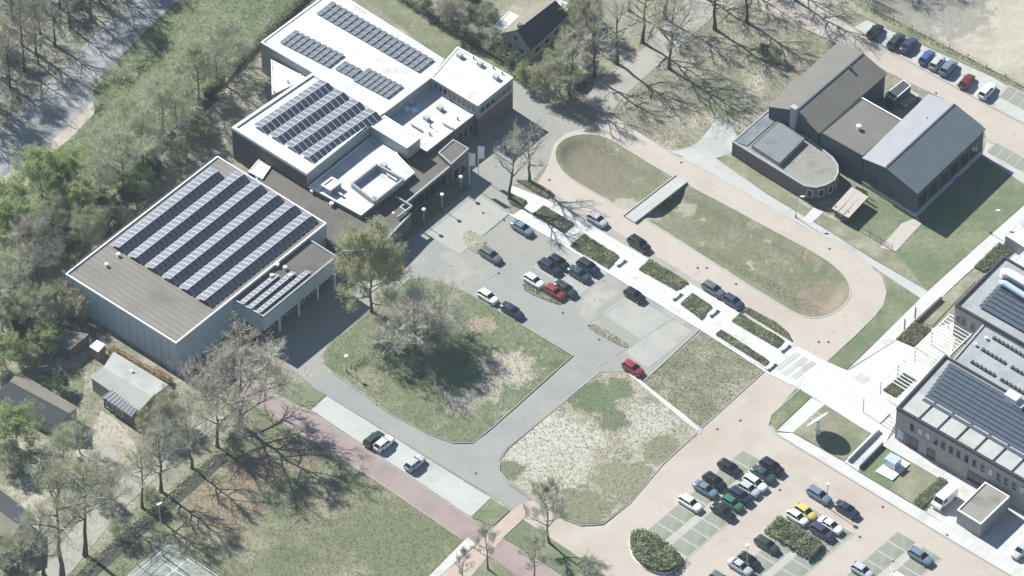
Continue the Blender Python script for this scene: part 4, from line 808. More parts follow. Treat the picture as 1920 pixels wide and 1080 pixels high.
# ---------------------------------------------------------------- cars
def paint(name, c, rough=.28, metal=.0): return mat('car_paint_' + name, [c], rough=rough, metal=metal, spec=.5, coat=.6)
PAINT = {k: paint(k, v) for k, v in {'black': (.012, .013, .015), 'navy': (.018, .025, .05), 'grey': (.10, .115, .125), 'silver': (.40, .42, .44), 'white': (.72, .72, .72), 'red': (.24, .025, .028), 'darkred': (.13, .012, .016), 'green': (.04, .14, .085), 'darkgreen': (.03, .045, .04), 'blue': (.05, .09, .22), 'bluegrey': (.13, .18, .23), 'yellow': (.52, .44, .10), 'purple': (.045, .04, .085), 'teal': (.03, .06, .07)}.items()}
def car_meshes(kind):
    """front is +x, ground at z = 0"""
    K = {'hatch': dict(L=4.05, W=1.76, H=1.48, ws=.95, wt=.30, rt=-1.45, rs=-1.90, hood=.93, boot=.98),
         'estate': dict(L=4.55, W=1.80, H=1.48, ws=1.05, wt=.35, rt=-1.65, rs=-2.12, hood=.92, boot=.98),
         'sedan': dict(L=4.55, W=1.80, H=1.45, ws=1.05, wt=.35, rt=-.95, rs=-1.60, hood=.92, boot=1.02),
         'suv': dict(L=4.45, W=1.86, H=1.66, ws=1.10, wt=.45, rt=-1.6, rs=-2.05, hood=1.05, boot=1.1)}[kind]
    L, Wd, H = K['L'] / 2, K['W'] / 2, K['H']; bl = K['boot'] - .02
    st = [(-L, .72, .42, .80), (-L + .06, .86, .28, bl - .05), (-L + .30, .96, .22, bl), (-L * .55, 1.0, .2, bl), (0, 1.0, .2, bl - .01), (K['ws'] - .1, 1.0, .2, K['hood']), (L * .72, .97, .2, K['hood'] - .07), (L - .22, .90, .22, K['hood'] - .15), (L - .05, .78, .28, .68), (L, .66, .36, .58)]
    mb = MB(); rings = []
    for x, wf, zb, zt in st:
        w_ = Wd * wf; rings.append([(x, -w_ * .93, zb), (x, -w_, zb + .16), (x, -w_, zt - .16), (x, -w_ * .88, zt), (x, -w_ * .4, zt + .025), (x, w_ * .4, zt + .025), (x, w_ * .88, zt), (x, w_, zt - .16), (x, w_, zb + .16), (x, w_ * .93, zb)])
    vs = [p for r in rings for p in r]; fs = []; n = 10
    for i in range(len(rings) - 1):
        for k in range(n): a = i * n + k; b = i * n + (k + 1) % n; fs.append((a, a + n, b + n, b))
    fs.append(tuple(range(n))); fs.append(tuple(range((len(rings) - 1) * n, len(rings) * n))[::-1])
    mb.add(vs, fs); out = {}
    body = mb
    # greenhouse
    zb = bl - .03; zt = H - .05; wb, wt_ = Wd * .87, Wd * .68
    xs = K['ws']; xt = K['wt']; rt = K['rt']; rs = K['rs']
    A = [(xs, -wb * .96, zb - .03), (xs, wb * .96, zb - .03), (rs, wb, zb), (rs, -wb, zb)]
    B = [(xt, -wt_, zt), (xt, wt_, zt), (rt, wt_, zt), (rt, -wt_, zt)]
    def quad(p): m_ = MB(); m_.add(p, [(0, 1, 2, 3)]); return m_
    out['windscreen'] = quad([A[0], A[1], B[1], B[0]]); out['rear_window'] = quad([A[2], A[3], B[3], B[2]])
    sw1 = MB(); sw1.add([A[3], A[0], B[0], B[3]], [(0, 1, 2, 3)]); sw2 = MB(); sw2.add([A[1], A[2], B[2], B[1]], [(0, 1, 2, 3)])
    out['side_window'] = [sw1, sw2]
    # pillars and roof belong to the painted body
    for i in range(4):
        a, b = Vector(A[i]), Vector(B[i]); body.beam(a, b, .09, .09)
    for s in (-1, 1):
        body.beam(((xs + rs) / 2 - .1, s * wb * .985, zb), ((xt + rt) / 2 - .05, s * wt_ * 1.01, zt), .09, .05)
    roof = MB(); t2 = [(xt - .02, -wt_ * 1.02, zt), (xt - .02, wt_ * 1.02, zt), (rt + .0, wt_ * 1.02, zt), (rt, -wt_ * 1.02, zt)]; t3 = [(xt - .22, -wt_ * .8, H), (xt - .22, wt_ * .8, H), (rt + .15, wt_ * .8, H), (rt + .15, -wt_ * .8, H)]
    body.add(t2 + t3, [(4, 5, 6, 7), (0, 1, 5, 4), (1, 2, 6, 5), (2, 3, 7, 6), (3, 0, 4, 7)])
    for s in (-1, 1): body.box((xs - .25, s * (Wd + .06), zb + .02), (.16, .16, .12))
    out['body'] = body
    wh = MB(); wh.tube([(0, -.1, 0), (0, .1, 0)], .31, 14, 0); wh.tube([(0, .095, 0), (0, .115, 0)], .2, 10, 1); out['wheel'] = wh
    hl = MB(); hl.box((0, 0, 0), (.2, .34, .13)); out['headlight'] = hl
    tl = MB(); tl.box((0, 0, 0), (.10, .2, .24)); out['tail_light'] = tl
    pt = MB(); pt.box((0, 0, 0), (.03, .5, .11)); out['number_plate'] = pt
    K.update(Lh=L, Wh=Wd, bl=bl); return K, out
_cars = {}
def mk(b, name, mats):
    o = b.build('tmp', mats); me = o.data; me.name = name; bpy.data.objects.remove(o)
    bm = bmesh.new(); bm.from_mesh(me); bmesh.ops.recalc_face_normals(bm, faces=bm.faces); bm.to_mesh(me); bm.free(); return me
def car(px, py, ang, color, kind, label, group=None, z=.075):
    if kind not in _cars:
        K, o = car_meshes(kind)
        body = mk(o['body'], 'car_body', PAINT['grey']); body.polygons.foreach_set('use_smooth', [i < 90 for i in range(len(body.polygons))])
        _cars[kind] = (K, dict(body=body, windscreen=mk(o['windscreen'], 'windscreen', M['glass']), rear_window=mk(o['rear_window'], 'rear_window', M['glass']), s0=mk(o['side_window'][0], 'side_window', M['glass']), s1=mk(o['side_window'][1], 'side_window', M['glass']), wheel=mk(o['wheel'], 'wheel', [M['tyre'], M['rim']]), headlight=mk(o['headlight'], 'headlight', M['lamp_clear']), tail_light=mk(o['tail_light'], 'tail_light', M['lamp_red']), number_plate=mk(o['number_plate'], 'number_plate', M['plate'])))
    K, m_ = _cars[kind]; q = P2(px, py, .72)
    e = empty('parked_car', (q.x, q.y, z), ang + rng.uniform(-.03, .03)); tag(e, label, 'car', group)
    b = inst('body', m_['body'], e); b.material_slots[0].link = 'OBJECT'; b.material_slots[0].material = PAINT[color]
    inst('windscreen', m_['windscreen'], e); inst('rear_window', m_['rear_window'], e); inst('side_window', m_['s0'], e); inst('side_window', m_['s1'], e)
    wx = K['Lh'] * .62; wy = K['Wh'] - .1
    for sx in (-1, 1):
        for sy in (-1, 1): inst('wheel', m_['wheel'], e, (sx * wx, sy * wy, .31), (0, 0, 0 if sy > 0 else math.pi))
    for s in (-1, 1):
        inst('headlight', m_['headlight'], e, (K['Lh'] - .16, s * K['Wh'] * .62, .60)); inst('tail_light', m_['tail_light'], e, (-K['Lh'] + .05, s * K['Wh'] * .70, .82))
    inst('number_plate', m_['number_plate'], e, (-K['Lh'] - .005, 0, .6)); inst('number_plate', m_['number_plate'], e, (K['Lh'] - .0, 0, .45))
    return e
AA, AB = ANG_A, ANG_B
g = 'cars parked in the grey asphalt yard'
car(979, 427, AA, 'bluegrey', 'sedan', 'blue grey car at the upper end of the asphalt yard, beside the white walkway', g)
car(920, 478, AA, 'grey', 'estate', 'dark grey car standing alone near the sandy patch of the yard', g)
car(1031, 500, AA, 'navy', 'estate', 'dark navy car, left of the cluster of dark cars in the yard', g)
car(1048, 491, AA, 'black', 'hatch', 'black car half hidden behind the dark navy car in the yard', g)
car(1086, 513, AA, 'teal', 'sedan', 'dark teal car next to the dark blue one, right of the yard cluster', g)
car(1103, 500, AA, 'navy', 'suv', 'dark blue car nearest the walkway beds in the yard cluster', g)
car(1001, 526, AA, 'white', 'hatch', 'white hatchback next to the red car in the yard', g)
car(1040, 547, AA, 'red', 'hatch', 'red hatchback between white and dark teal cars in the yard', g)
car(1060, 541, AA, 'darkgreen', 'sedan', 'dark greenish car on the right of the red hatchback', g)
car(1190, 553, AA, 'black', 'hatch', 'black hatchback alone below the white walkway in the yard', g)
car(915, 556, AA, 'white', 'hatch', 'white car parked along the kerb of the central lawn', g)
car(960, 582, AA, 'navy', 'sedan', 'navy car parked along the kerb behind the white car', g)
car(1187, 690, AA, 'red', 'hatch', 'bright red car alone at the lower corner of the asphalt yard', g)
g = 'cars in the parallel parking lane of the ring road'
car(1120, 412, AA, 'silver', 'hatch', 'silver car in the parking lane nearest the footbridge', g, .09)
car(1198, 457, AA, 'black', 'suv', 'black car in the parking lane below the footbridge', g, .09)
car(1338, 542, AA, 'grey', 'estate', 'grey estate in the parking lane in front of the purple car', g, .09)
car(1375, 565, AA, 'purple', 'hatch', 'dark purple car at the end of the ring road parking lane', g, .09)
g = 'cars on the pale parking strip by the red path'
car(701, 823, AB, 'darkgreen', 'hatch', 'dark green car beside a white car on the pale parking strip', g, .08)
car(720, 831, AB, 'white', 'hatch', 'white car beside the dark green one on the pale parking strip', g, .08)
car(778, 868, AB, 'silver', 'hatch', 'silver car alone on the pale parking strip', g, .08)
g = 'cars in the lower car park, left double row'
Z = .09
car(1369, 877, AA, 'black', 'estate', 'black car topmost of the left bays in the lower car park', g, Z)
car(1340, 903, AA, 'black', 'suv', 'black car beside the blue grey one in the left bays', g, Z)
car(1323, 917, AA, 'bluegrey', 'sedan', 'blue grey car between black car and white estate in the left bays', g, Z)
car(1294, 943, AA, 'white', 'estate', 'white estate lowest in the left bays of the lower car park', g, Z)
car(1356, 959, AA, 'black', 'sedan', 'black sedan lowest of the tight middle row, beside the green car', g, Z)
car(1373, 943, AA, 'green', 'hatch', 'bright green car in the middle row of the lower car park', g, Z)
car(1388, 930, AA, 'navy', 'suv', 'dark blue car above the bright green car', g, Z)
car(1404, 917, AA, 'silver', 'hatch', 'silver white hatchback in the middle of the tight row', g, Z)
car(1416, 905, AA, 'white', 'estate', 'white car with dark roof glass below two black cars', g, Z)
car(1431, 889, AA, 'teal', 'sedan', 'dark teal car second from the top of the tight row', g, Z)
car(1447, 875, AA, 'black', 'suv', 'black car topmost of the tight row', g, Z)
g = 'cars in the lower car park, middle double row'
car(1536, 928, AA, 'bluegrey', 'estate', 'blue grey estate at the top of the row with the yellow car', g, Z)
car(1588, 955, AA, 'navy', 'sedan', 'navy car with pale bonnet reflection, right of the blue grey estate', g, Z)
car(1510, 960, AA, 'yellow', 'hatch', 'yellow hatchback in the lower car park', g, Z)
car(1495, 970, AA, 'white', 'hatch', 'white hatchback between yellow car and shrub bed', g, Z)
car(1541, 997, AA, 'purple', 'suv', 'dark purple car beside the right end of the shrub bed', g, Z)
car(1557, 985, AA, 'white', 'sedan', 'white car between the dark purple car and an empty bay', g, Z)
car(1438, 1021, AA, 'darkgreen', 'estate', 'dark green car below the left end of the shrub bed', g, Z)
car(1388, 1062, AA, 'silver', 'sedan', 'silver car at the bottom edge beside the lamp post', g, Z)
car(1405, 1051, AA, 'black', 'hatch', 'black car at the bottom edge, above the silver car', g, Z)
car(1352, 1087, AA, 'grey', 'hatch', 'grey car cut by the bottom edge', g, Z)
g = 'cars in the bottom right bays'
car(1726, 1043, AA, 'bluegrey', 'estate', 'blue grey estate alone in the bottom right bays', g, Z)
car(1617, 1070, AA, 'silver', 'hatch', 'silver hatchback at the bottom edge in the right bays', g, Z)
car(1690, 1089, AA, 'white', 'hatch', 'white car cut by the bottom edge right of the silver hatchback', g, Z)
g = 'cars in the row above the brick street'
B2 = math.atan2((P2(1760, 100) - P2(1745, 117)).y, (P2(1760, 100) - P2(1745, 117)).x)
car(1641, 58, B2, 'black', 'hatch', 'black car leftmost in the row above the brick street', g, Z)
car(1680, 76, B2, 'darkgreen', 'estate', 'dark green car second in the row above the brick street', g, Z)
car(1704, 84, B2, 'purple', 'sedan', 'dark purple car third in the row above the brick street', g, Z)
car(1738, 107, B2, 'blue', 'hatch', 'blue car in the row above the brick street', g, Z)
car(1757, 117, B2, 'silver', 'hatch', 'silver car between the blue and blue grey cars, upper right', g, Z)
car(1778, 127, B2, 'bluegrey', 'suv', 'blue grey car right of the silver one, upper right', g, Z)
car(1813, 152, B2, 'darkred', 'hatch', 'dark red car in the row above the brick street', g, Z)
car(1851, 170, B2, 'white', 'estate', 'white estate rightmost in the row above the brick street', g, Z)
car(1092, 152, B2, 'black', 'hatch', 'dark car half hidden beneath the leafy trees near the top street')
car(1915, 1032, AB + math.pi, 'silver', 'hatch', 'silver white car at the right edge beyond the small store', None, .07)
# delivery van
def van(px, py, ang, label):
    q = P2(px, py, 1.0); e = empty('delivery_van', (q.x, q.y, .1), ang); tag(e, label, 'van')
    mb = MB(); L, W_, H = 2.45, .95, 2.15
    pr = [(-L, .35), (-L, H - .1), (-L + .15, H), (1.15, H), (1.35, H - .1), (1.9, 1.25), (2.35, 1.05), (L, .85), (L, .35)]
    n = len(pr); vs = [(x, -W_ * (.94 if z > 1.4 else 1), z) for x, z in pr] + [(x, W_ * (.94 if z > 1.4 else 1), z) for x, z in pr]
    mb.add(vs, [(i, (i + 1) % n, (i + 1) % n + n, i + n) for i in range(n)] + [tuple(range(n))[::-1], tuple(range(n, 2 * n))])
    me = mk(mb, 'van_body', PAINT['white']); inst('body', me, e)
    mb = MB(); mb.add([(1.42, -.8, 2.0), (1.42, .8, 2.0), (1.90, .86, 1.32), (1.90, -.86, 1.32)], [(0, 3, 2, 1)]); inst('windscreen', mk(mb, 'windscreen', M['glass']), e)
    for s in (-1, 1):
        mb = MB(); mb.add([(.5, s * .945, 1.9), (1.25, s * .945, 1.9), (1.62, s * .965, 1.3), (.5, s * .965, 1.3)], [(0, 1, 2, 3)]); inst('side_window', mk(mb, 'side_window', M['glass']), e)
        mb = MB(); mb.box((2.4, s * .7, .78), (.12, .3, .16)); inst('headlight', mk(mb, 'headlight', M['lamp_clear']), e)
        mb = MB(); mb.box((-2.45, s * .82, 1.0), (.05, .16, .5)); inst('tail_light', mk(mb, 'tail_light', M['lamp_red']), e)
        for x in (-1.5, 1.55):
            mb = MB(); mb.tube([(x, s * .78, .33), (x, s * .98, .33)], .33, 14, 0); mb.tube([(x, s * .975, .33), (x, s * .995, .33)], .2, 10, 1); inst('wheel', mk(mb, 'wheel', [M['tyre'], M['rim']]), e)
    return e
van(1771, 934, AB + math.pi, 'white delivery van in front of the small store')
# ---------------------------------------------------------------- trees
def grow(seed, H, Rad, clear, n1, n2, n3, n4, twig=.8, leaf=0, leafsize=.2, up=.5, droop=0.0, trunk_r=None, tw_r=.022, leader=.9, shape=.6):
    r = random.Random(seed); trunk = MB(); crown = MB()
    tr = trunk_r or H * .016
    pts = [Vector((0, 0, -.1))]; k = 7; lean = Vector((r.uniform(-.04, .04), r.uniform(-.04, .04), 1))
    for i in range(1, k + 1):
        pts.append(Vector((lean.x * H * i / k + r.uniform(-.012, .012) * H, lean.y * H * i / k + r.uniform(-.012, .012) * H, H * leader * i / k)))
    rad = [tr * 1.35] + [tr * (1 - .88 * i / k) for i in range(1, k + 1)]
    trunk.tube(pts, rad, 7)
    def at(t): 
        x = t * k; i = min(k - 1, int(x)); return pts[i].lerp(pts[i + 1], x - i)
    tips = []
    def rv(): return Vector((r.gauss(0, 1), r.gauss(0, 1), r.gauss(0, 1))).normalized()
    def branch(p, d, ln, rd, lvl):
        seg = 4 if lvl == 1 else 3 if lvl == 2 else 2
        ps = [p]; dd = d.copy()
        for i in range(seg):
            dd = (dd + rv() * .22 + Vector((0, 0, .18 * up - droop * (i + 1) * .25))).normalized(); ps.append(ps[-1] + dd * (ln / seg))
        rs = [rd * (1 - .75 * i / seg) for i in range(seg + 1)]
        (trunk if lvl == 1 else crown).tube(ps, rs, 5 if lvl == 1 else 3, 0, cap=False)
        n = (n2, n3, n4)[lvl - 1]
        for j in range(n):
            t = .25 + .75 * (j + r.random() * .8) / n; x = t * seg; i = min(seg - 1, int(x)); q = ps[i].lerp(ps[i + 1], min(1, x - i))
            base = (ps[i + 1] - ps[i]).normalized(); nd = (base * .75 + rv() * .75 + Vector((0, 0, .25 * up - droop * .5))).normalized()
            l2 = ln * (.62 - .22 * t) * r.uniform(.75, 1.2)
            if lvl < 3: branch(q, nd, l2, max(tw_r, rd * .45), lvl + 1)
            else: needle(q, nd, twig * r.uniform(.6, 1.3))
        if lvl == 3: tips.append(ps[-1])
    def needle(q, d, ln):
        a = d.cross(Vector((.1, .3, 1))); a = a.normalized() if a.length > 1e-3 else Vector((1, 0, 0)); b = d.cross(a)
        e = q + d * ln + Vector((0, 0, -droop * ln * .5)); w_ = tw_r * .9
        crown.add([q + a * w_, q - a * w_ * .5 + b * w_ * .87, q - a * w_ * .5 - b * w_ * .87, e], [(0, 1, 3), (1, 2, 3), (2, 0, 3)]); tips.append(e); tips.append(q.lerp(e, .55))
    for j in range(n1):
        t = clear + (.98 - clear) * (j + r.random() * .7) / n1
        ang = j * 2.4 + r.uniform(-.4, .4); s = (t - clear) / (1 - clear)
        prof = math.sin(math.pi * min(1, max(.08, (s * .85 + .18)))) ** shape
        el = .25 + .9 * s * up + r.uniform(-.1, .15)
        d = Vector((math.cos(ang) * math.cos(el), math.sin(ang) * math.cos(el), math.sin(el)))
        branch(at(t), d, Rad * prof * r.uniform(.85, 1.1), tr * (.5 - .32 * s), 1)
    if leaf:
        m_ = len(tips)
        for _ in range(leaf):
            c = tips[r.randrange(m_)] + rv() * r.uniform(0, .35); a = rv(); b = a.cross(rv())
            if b.length < .1: continue
            b = b.normalized(); a.z *= .6; b.z *= .6; s1 = leafsize * r.uniform(.6, 1.3); crown.add([c - a * s1, c + b * s1 * .55, c + a * s1, c - b * s1 * .55], [(0, 1, 2, 3)], 1)
    return trunk, crown
PROTO = {}
def proto(key, bark, tw, leafm, **kw):
    t, c = grow(**kw); o1 = t.build('trunk', M[bark], smooth=True); o2 = c.build('crown', [M[tw], M[leafm]])
    PROTO[key] = (o1.data, o2.data, kw['H']); bpy.data.objects.remove(o1); bpy.data.objects.remove(o2)
proto('bare0', 'bark', 'twig', 'bud', seed=1, H=15, Rad=6.2, clear=.30, n1=13, n2=7, n3=6, n4=4, twig=.9, tw_r=.018, leaf=2500, leafsize=0.07, trunk_r=0.3)
proto('bare1', 'bark', 'twig', 'bud', seed=2, H=15, Rad=5.4, clear=.38, n1=12, n2=7, n3=6, n4=4, twig=.9, up=.7, tw_r=.018, leaf=2500, leafsize=0.07, trunk_r=0.3)
proto('bare2', 'bark_green', 'twig_grey', 'bud', seed=3, H=15, Rad=5.0, clear=.28, n1=14, n2=7, n3=7, n4=4, twig=.9, up=.8, tw_r=.018, leaf=2500, leafsize=0.07, trunk_r=0.3)
proto('fuzzy0', 'bark', 'twig_grey', 'bud', seed=4, H=12, Rad=5.6, clear=.22, n1=15, n2=8, n3=7, n4=5, twig=.75, leaf=9000, leafsize=0.085, tw_r=0.022)
proto('fuzzy1', 'bark', 'twig_grey', 'bud', seed=5, H=12, Rad=5.0, clear=.25, n1=15, n2=8, n3=7, n4=5, twig=.75, leaf=10000, leafsize=0.085, tw_r=0.022, up=.8)
proto('tall0', 'bark', 'twig', 'bud', seed=6, H=20, Rad=5.2, clear=.45, n1=13, n2=7, n3=6, n4=4, twig=1.0, leaf=3500, leafsize=0.085, up=.6, trunk_r=0.36)
proto('tall1', 'bark_green', 'twig', 'bud', seed=7, H=20, Rad=5.8, clear=.40, n1=13, n2=7, n3=6, n4=4, twig=1.0, leaf=4500, leafsize=0.085, up=.5, trunk_r=0.36)
proto('brown', 'bark', 'twig', 'twig', seed=8, H=17, Rad=7.4, clear=.22, n1=17, n2=9, n3=7, n4=10, twig=.8, leaf=14000, leafsize=0.075, tw_r=0.024, shape=.4, trunk_r=0.36)
proto('olive', 'bark', 'leaf_olive', 'leaf_olive', seed=9, H=16.5, Rad=6.9, clear=.13, n1=18, n2=9, n3=8, n4=6, twig=.9, leaf=46000, leafsize=.115, up=.9, shape=.45)
proto('bush', 'bark', 'twig', 'leaf_olive', seed=10, H=9, Rad=5.8, clear=.10, n1=16, n2=9, n3=8, n4=7, twig=.8, leaf=9000, leafsize=0.1, tw_r=0.022, shape=.4)
proto('green', 'bark', 'leaf_bright', 'leaf_bright', seed=11, H=9, Rad=5.0, clear=.08, n1=17, n2=9, n3=7, n4=5, twig=.6, leaf=26000, leafsize=0.12, shape=.4)
proto('dark', 'bark', 'leaf_dark', 'leaf_dark', seed=12, H=8, Rad=3.8, clear=.06, n1=18, n2=8, n3=7, n4=5, twig=.5, leaf=20000, leafsize=0.12, shape=.4)
proto('leafy', 'bark', 'twig', 'leaf_shrub', seed=13, H=10, Rad=5.0, clear=.12, n1=17, n2=9, n3=8, n4=6, twig=.7, leaf=18000, leafsize=0.115, shape=.42)
proto('young', 'bark', 'twig', 'bud', seed=14, H=9.5, Rad=2.7, clear=.26, n1=11, n2=6, n3=5, n4=5, twig=.6, up=1.1, tw_r=.02, leaf=500, leafsize=.08)
proto('young1', 'bark', 'twig', 'bud', seed=15, H=9.5, Rad=3.4, clear=.22, n1=12, n2=6, n3=6, n4=5, twig=.7, up=.9, tw_r=.022, leaf=700, leafsize=.08)
proto('sparse0', 'bark_green', 'twig', 'bud', seed=21, H=15, Rad=5.6, clear=.34, n1=11, n2=6, n3=5, n4=4, twig=.9, tw_r=.018, trunk_r=0.34)
proto('sparse1', 'bark_green', 'twig_grey', 'bud', seed=22, H=15, Rad=5.0, clear=.40, n1=10, n2=6, n3=5, n4=4, twig=.9, up=.8, tw_r=.018, trunk_r=0.34)
proto('leafy_v0', 'bark', 'twig', 'leaf_shrub', seed=40, H=10, Rad=5.0, clear=0.12, n1=17, n2=9, n3=8, n4=6, twig=.7, leaf=18000, leafsize=0.115, shape=.42)
proto('leafy_v1', 'bark', 'twig', 'leaf_shrub', seed=41, H=10, Rad=5.0, clear=0.18, n1=17, n2=9, n3=8, n4=6, twig=.7, leaf=18000, leafsize=0.115, shape=.42)
proto('green_v0', 'bark', 'leaf_bright', 'leaf_bright', seed=42, H=9, Rad=5.0, clear=0.12, n1=17, n2=9, n3=7, n4=5, twig=.6, leaf=26000, leafsize=0.12, shape=.4)
proto('green_v1', 'bark', 'leaf_bright', 'leaf_bright', seed=43, H=9, Rad=5.0, clear=0.18, n1=17, n2=9, n3=7, n4=5, twig=.6, leaf=26000, leafsize=0.12, shape=.4)
proto('fuzzy0_v0', 'bark', 'twig_grey', 'bud', seed=44, H=12, Rad=5.6, clear=0.12, n1=15, n2=8, n3=7, n4=5, twig=.75, leaf=9000, leafsize=0.085, tw_r=0.022)
proto('dark_v0', 'bark', 'leaf_dark', 'leaf_dark', seed=45, H=8, Rad=3.8, clear=0.12, n1=18, n2=8, n3=7, n4=5, twig=.5, leaf=20000, leafsize=0.12, shape=.4)
proto('brown_v0', 'bark', 'twig', 'twig', seed=46, H=17, Rad=7.4, clear=0.12, n1=17, n2=9, n3=7, n4=10, twig=.8, leaf=14000, leafsize=0.075, tw_r=0.024, shape=.4, trunk_r=0.36)
proto('scrub', 'bark', 'twig_grey', 'bud', seed=61, H=10, Rad=6.0, clear=.14, n1=14, n2=8, n3=7, n4=6, twig=.8, leaf=2500, leafsize=.08, tw_r=.02, shape=.45)
def tree(key, px, py, h, label, name='bare_tree', group=None, cat='tree', wide=1.0, z=0.0):
    var = [key] + [k for k in PROTO if k.startswith(key + '_v')]; t, c, H0 = PROTO[var[rng.randrange(len(var))]]; s = h / H0; q = P2(px, py)
    e = empty(name, (q.x, q.y, z), rng.uniform(0, 6.28), (s * wide, s * wide, s)); tag(e, label, cat, group)
    inst('trunk', t, e); inst('crown', c, e); return e
# landmark trees
tree('olive', 697, 585, 17, 'big olive green tree at the corner of the asphalt yard', 'olive_green_tree')
tree('brown', 452, 800, 17.5, 'broad brown budding tree covering the front corner of the sports hall', 'budding_tree', wide=1.2)
tree('bare0', 408, 838, 14, 'slim bare tree left of the broad brown tree, above the ditch')
tree('scrub', 778, 655, 10.5, 'low spreading brownish tree on the central lawn near the white parked car', 'spreading_tree', wide=1.2)
tree('scrub', 722, 672, 6.5, 'low shrubby tree left on the central lawn below the olive tree', 'shrubby_tree', wide=.95)
tree('sparse1', 956, 374, 14, 'slender bare tree at the start of the white walkway, left of its twin')
tree('sparse0', 993, 343, 13, 'slender bare tree beside the ring road, right of its twin')
tree('young1', 1030, 1018, 13.5, 'young bare tree on the kerb near the bottom centre')
tree('young', 915, 1068, 10, 'thin bare tree next to the red cycle path crossing')
tree('young', 866, 1092, 7.5, 'small reddish bare tree at the bottom edge on the pink path')
tree('young1', 1001, 1086, 9, 'thin bare tree at the bottom edge right of the red path')
tree('young1', 1105, 1110, 8, 'bare shrubby tree at the bottom edge beside the brick road')
tree('scrub', 826, 622, 8.5, 'pale twiggy tree at the upper corner of the central lawn near the navy car', 'spreading_tree', wide=1.1)
# row along the ditch, lower left
for i, (px, py, h, k) in enumerate(((360, 878, 13, 'bare1'), (302, 922, 15, 'bare2'), (267, 952, 14, 'tall0'), (212, 968, 10, 'bare0'), (160, 1042, 22, 'tall1'), (117, 1085, 25, 'tall0'), (82, 1078, 15, 'bare2'), (40, 1095, 11, 'bare1'))):
    tree(k, px, py, h, ('slim tree nearest the sports hall in the row above the ditch', 'second tree of the row above the ditch, lower left', 'third tree of the row above the ditch, lower left', 'short forked tree beside the grey street, lower left', 'tall forked tree with spreading limbs in the lower left corner', 'very tall straight trunk left of the forked tree, lower left', 'bare tree in front of the brown roofed house, lower left', 'bare tree closest to the bottom left corner')[i], group='tall trees along the ditch')
# trees on the green strip
g = 'bare trees on the green strip by the old road'
for i, (px, py, h, k) in enumerate(((408, 150, 13, 'fuzzy0'), (372, 186, 12, 'fuzzy1'), (308, 268, 13, 'fuzzy0'), (268, 318, 12, 'fuzzy1'), (232, 356, 13, 'fuzzy0'), (345, 215, 7, 'fuzzy1'))):
    tree(k, px, py, h, ('topmost grey tree on the green strip behind the halls', 'second grey tree on the green strip behind the halls', 'grey tree on the strip opposite the corner of the solar hall', 'grey tree beside the ditch left of the solar hall', 'grey tree at the lower end of the strip beside the green bush', 'small grey shrub tree midway on the green strip')[i], group=g)
tree('green', 78, 368, 8.5, 'bright green bushy tree beside the old road', 'green_tree', wide=1.05)
tree('green', 130, 350, 6.5, 'smaller bright green bush right of the bright green tree', 'green_tree', wide=1.1)
tree('green', 20, 400, 6, 'bright green bush at the left edge below the sandy verge', 'green_tree')
tree('brown', 70, 520, 13, 'dense rounded brown tree near the left edge', 'budding_tree', wide=.82)
tree('leafy', 168, 470, 8, 'pale olive tree beside the rear wall of the solar hall', 'leafy_tree', wide=.9)
tree('dark', 205, 445, 6, 'dark evergreen bush in the shade behind the solar hall', 'evergreen_bush')
tree('dark', 240, 400, 5.5, 'dark evergreen bush at the end of the ditch', 'evergreen_bush')
tree('dark', 290, 345, 4.5, 'dark green shrub along the rear edge of the solar hall', 'evergreen_bush')
tree('leafy', 335, 300, 4.0, 'low green shrub between the ditch and the solar hall', 'leafy_shrub')
tree('dark', 120, 480, 6, 'dark bush squeezed between the brown tree and the hall corner', 'evergreen_bush')
tree('leafy', 60, 620, 8, 'olive green garden tree at the left edge beside the hall', 'leafy_tree')
tree('leafy', 110, 590, 6, 'olive garden shrub below the left corner of the hall', 'leafy_shrub')
tree('green', 10, 690, 6, 'green garden bush at the left edge above the low house', 'green_tree')
tree('fuzzy0', 22, 560, 10, 'grey brown tree at the left edge between brown tree and gardens')
tree('dark', 40, 640, 5, 'dark garden evergreen near the left edge', 'evergreen_bush')
tree('dark', 115, 730, 3.2, 'dark clipped garden evergreen on the small lawn', 'evergreen_bush')
tree('dark', 85, 745, 2.6, 'small dark garden shrub beside the long low house', 'evergreen_bush')
tree('green', 32, 838, 7.5, 'light green bush in front of the long low house', 'green_tree')
tree('fuzzy1', 120, 880, 8, 'greyish spreading tree beside the sandy driveway')
tree('fuzzy0', 150, 850, 7, 'greyish shrubby tree above the sandy driveway')
tree('leafy', 285, 820, 5, 'olive shrub in front of the bungalow', 'leafy_shrub')
tree('bush', 320, 795, 5.5, 'brownish shrub at the bungalow corner', 'shrubby_tree')
tree('leafy', 190, 940, 4.5, 'green shrub under the forked tree', 'leafy_shrub')
tree('leafy', 10, 1060, 5, 'green shrub in the bottom left corner', 'leafy_shrub')
tree('bush', 225, 1010, 3.5, 'low brownish bush on the ditch bank', 'shrubby_tree')
tree('leafy', 285, 950, 3.2, 'low olive bush on the ditch bank below the tree row', 'leafy_shrub')
tree('leafy', 440, 850, 3.5, 'green bush where the ditch meets the red path', 'leafy_shrub')
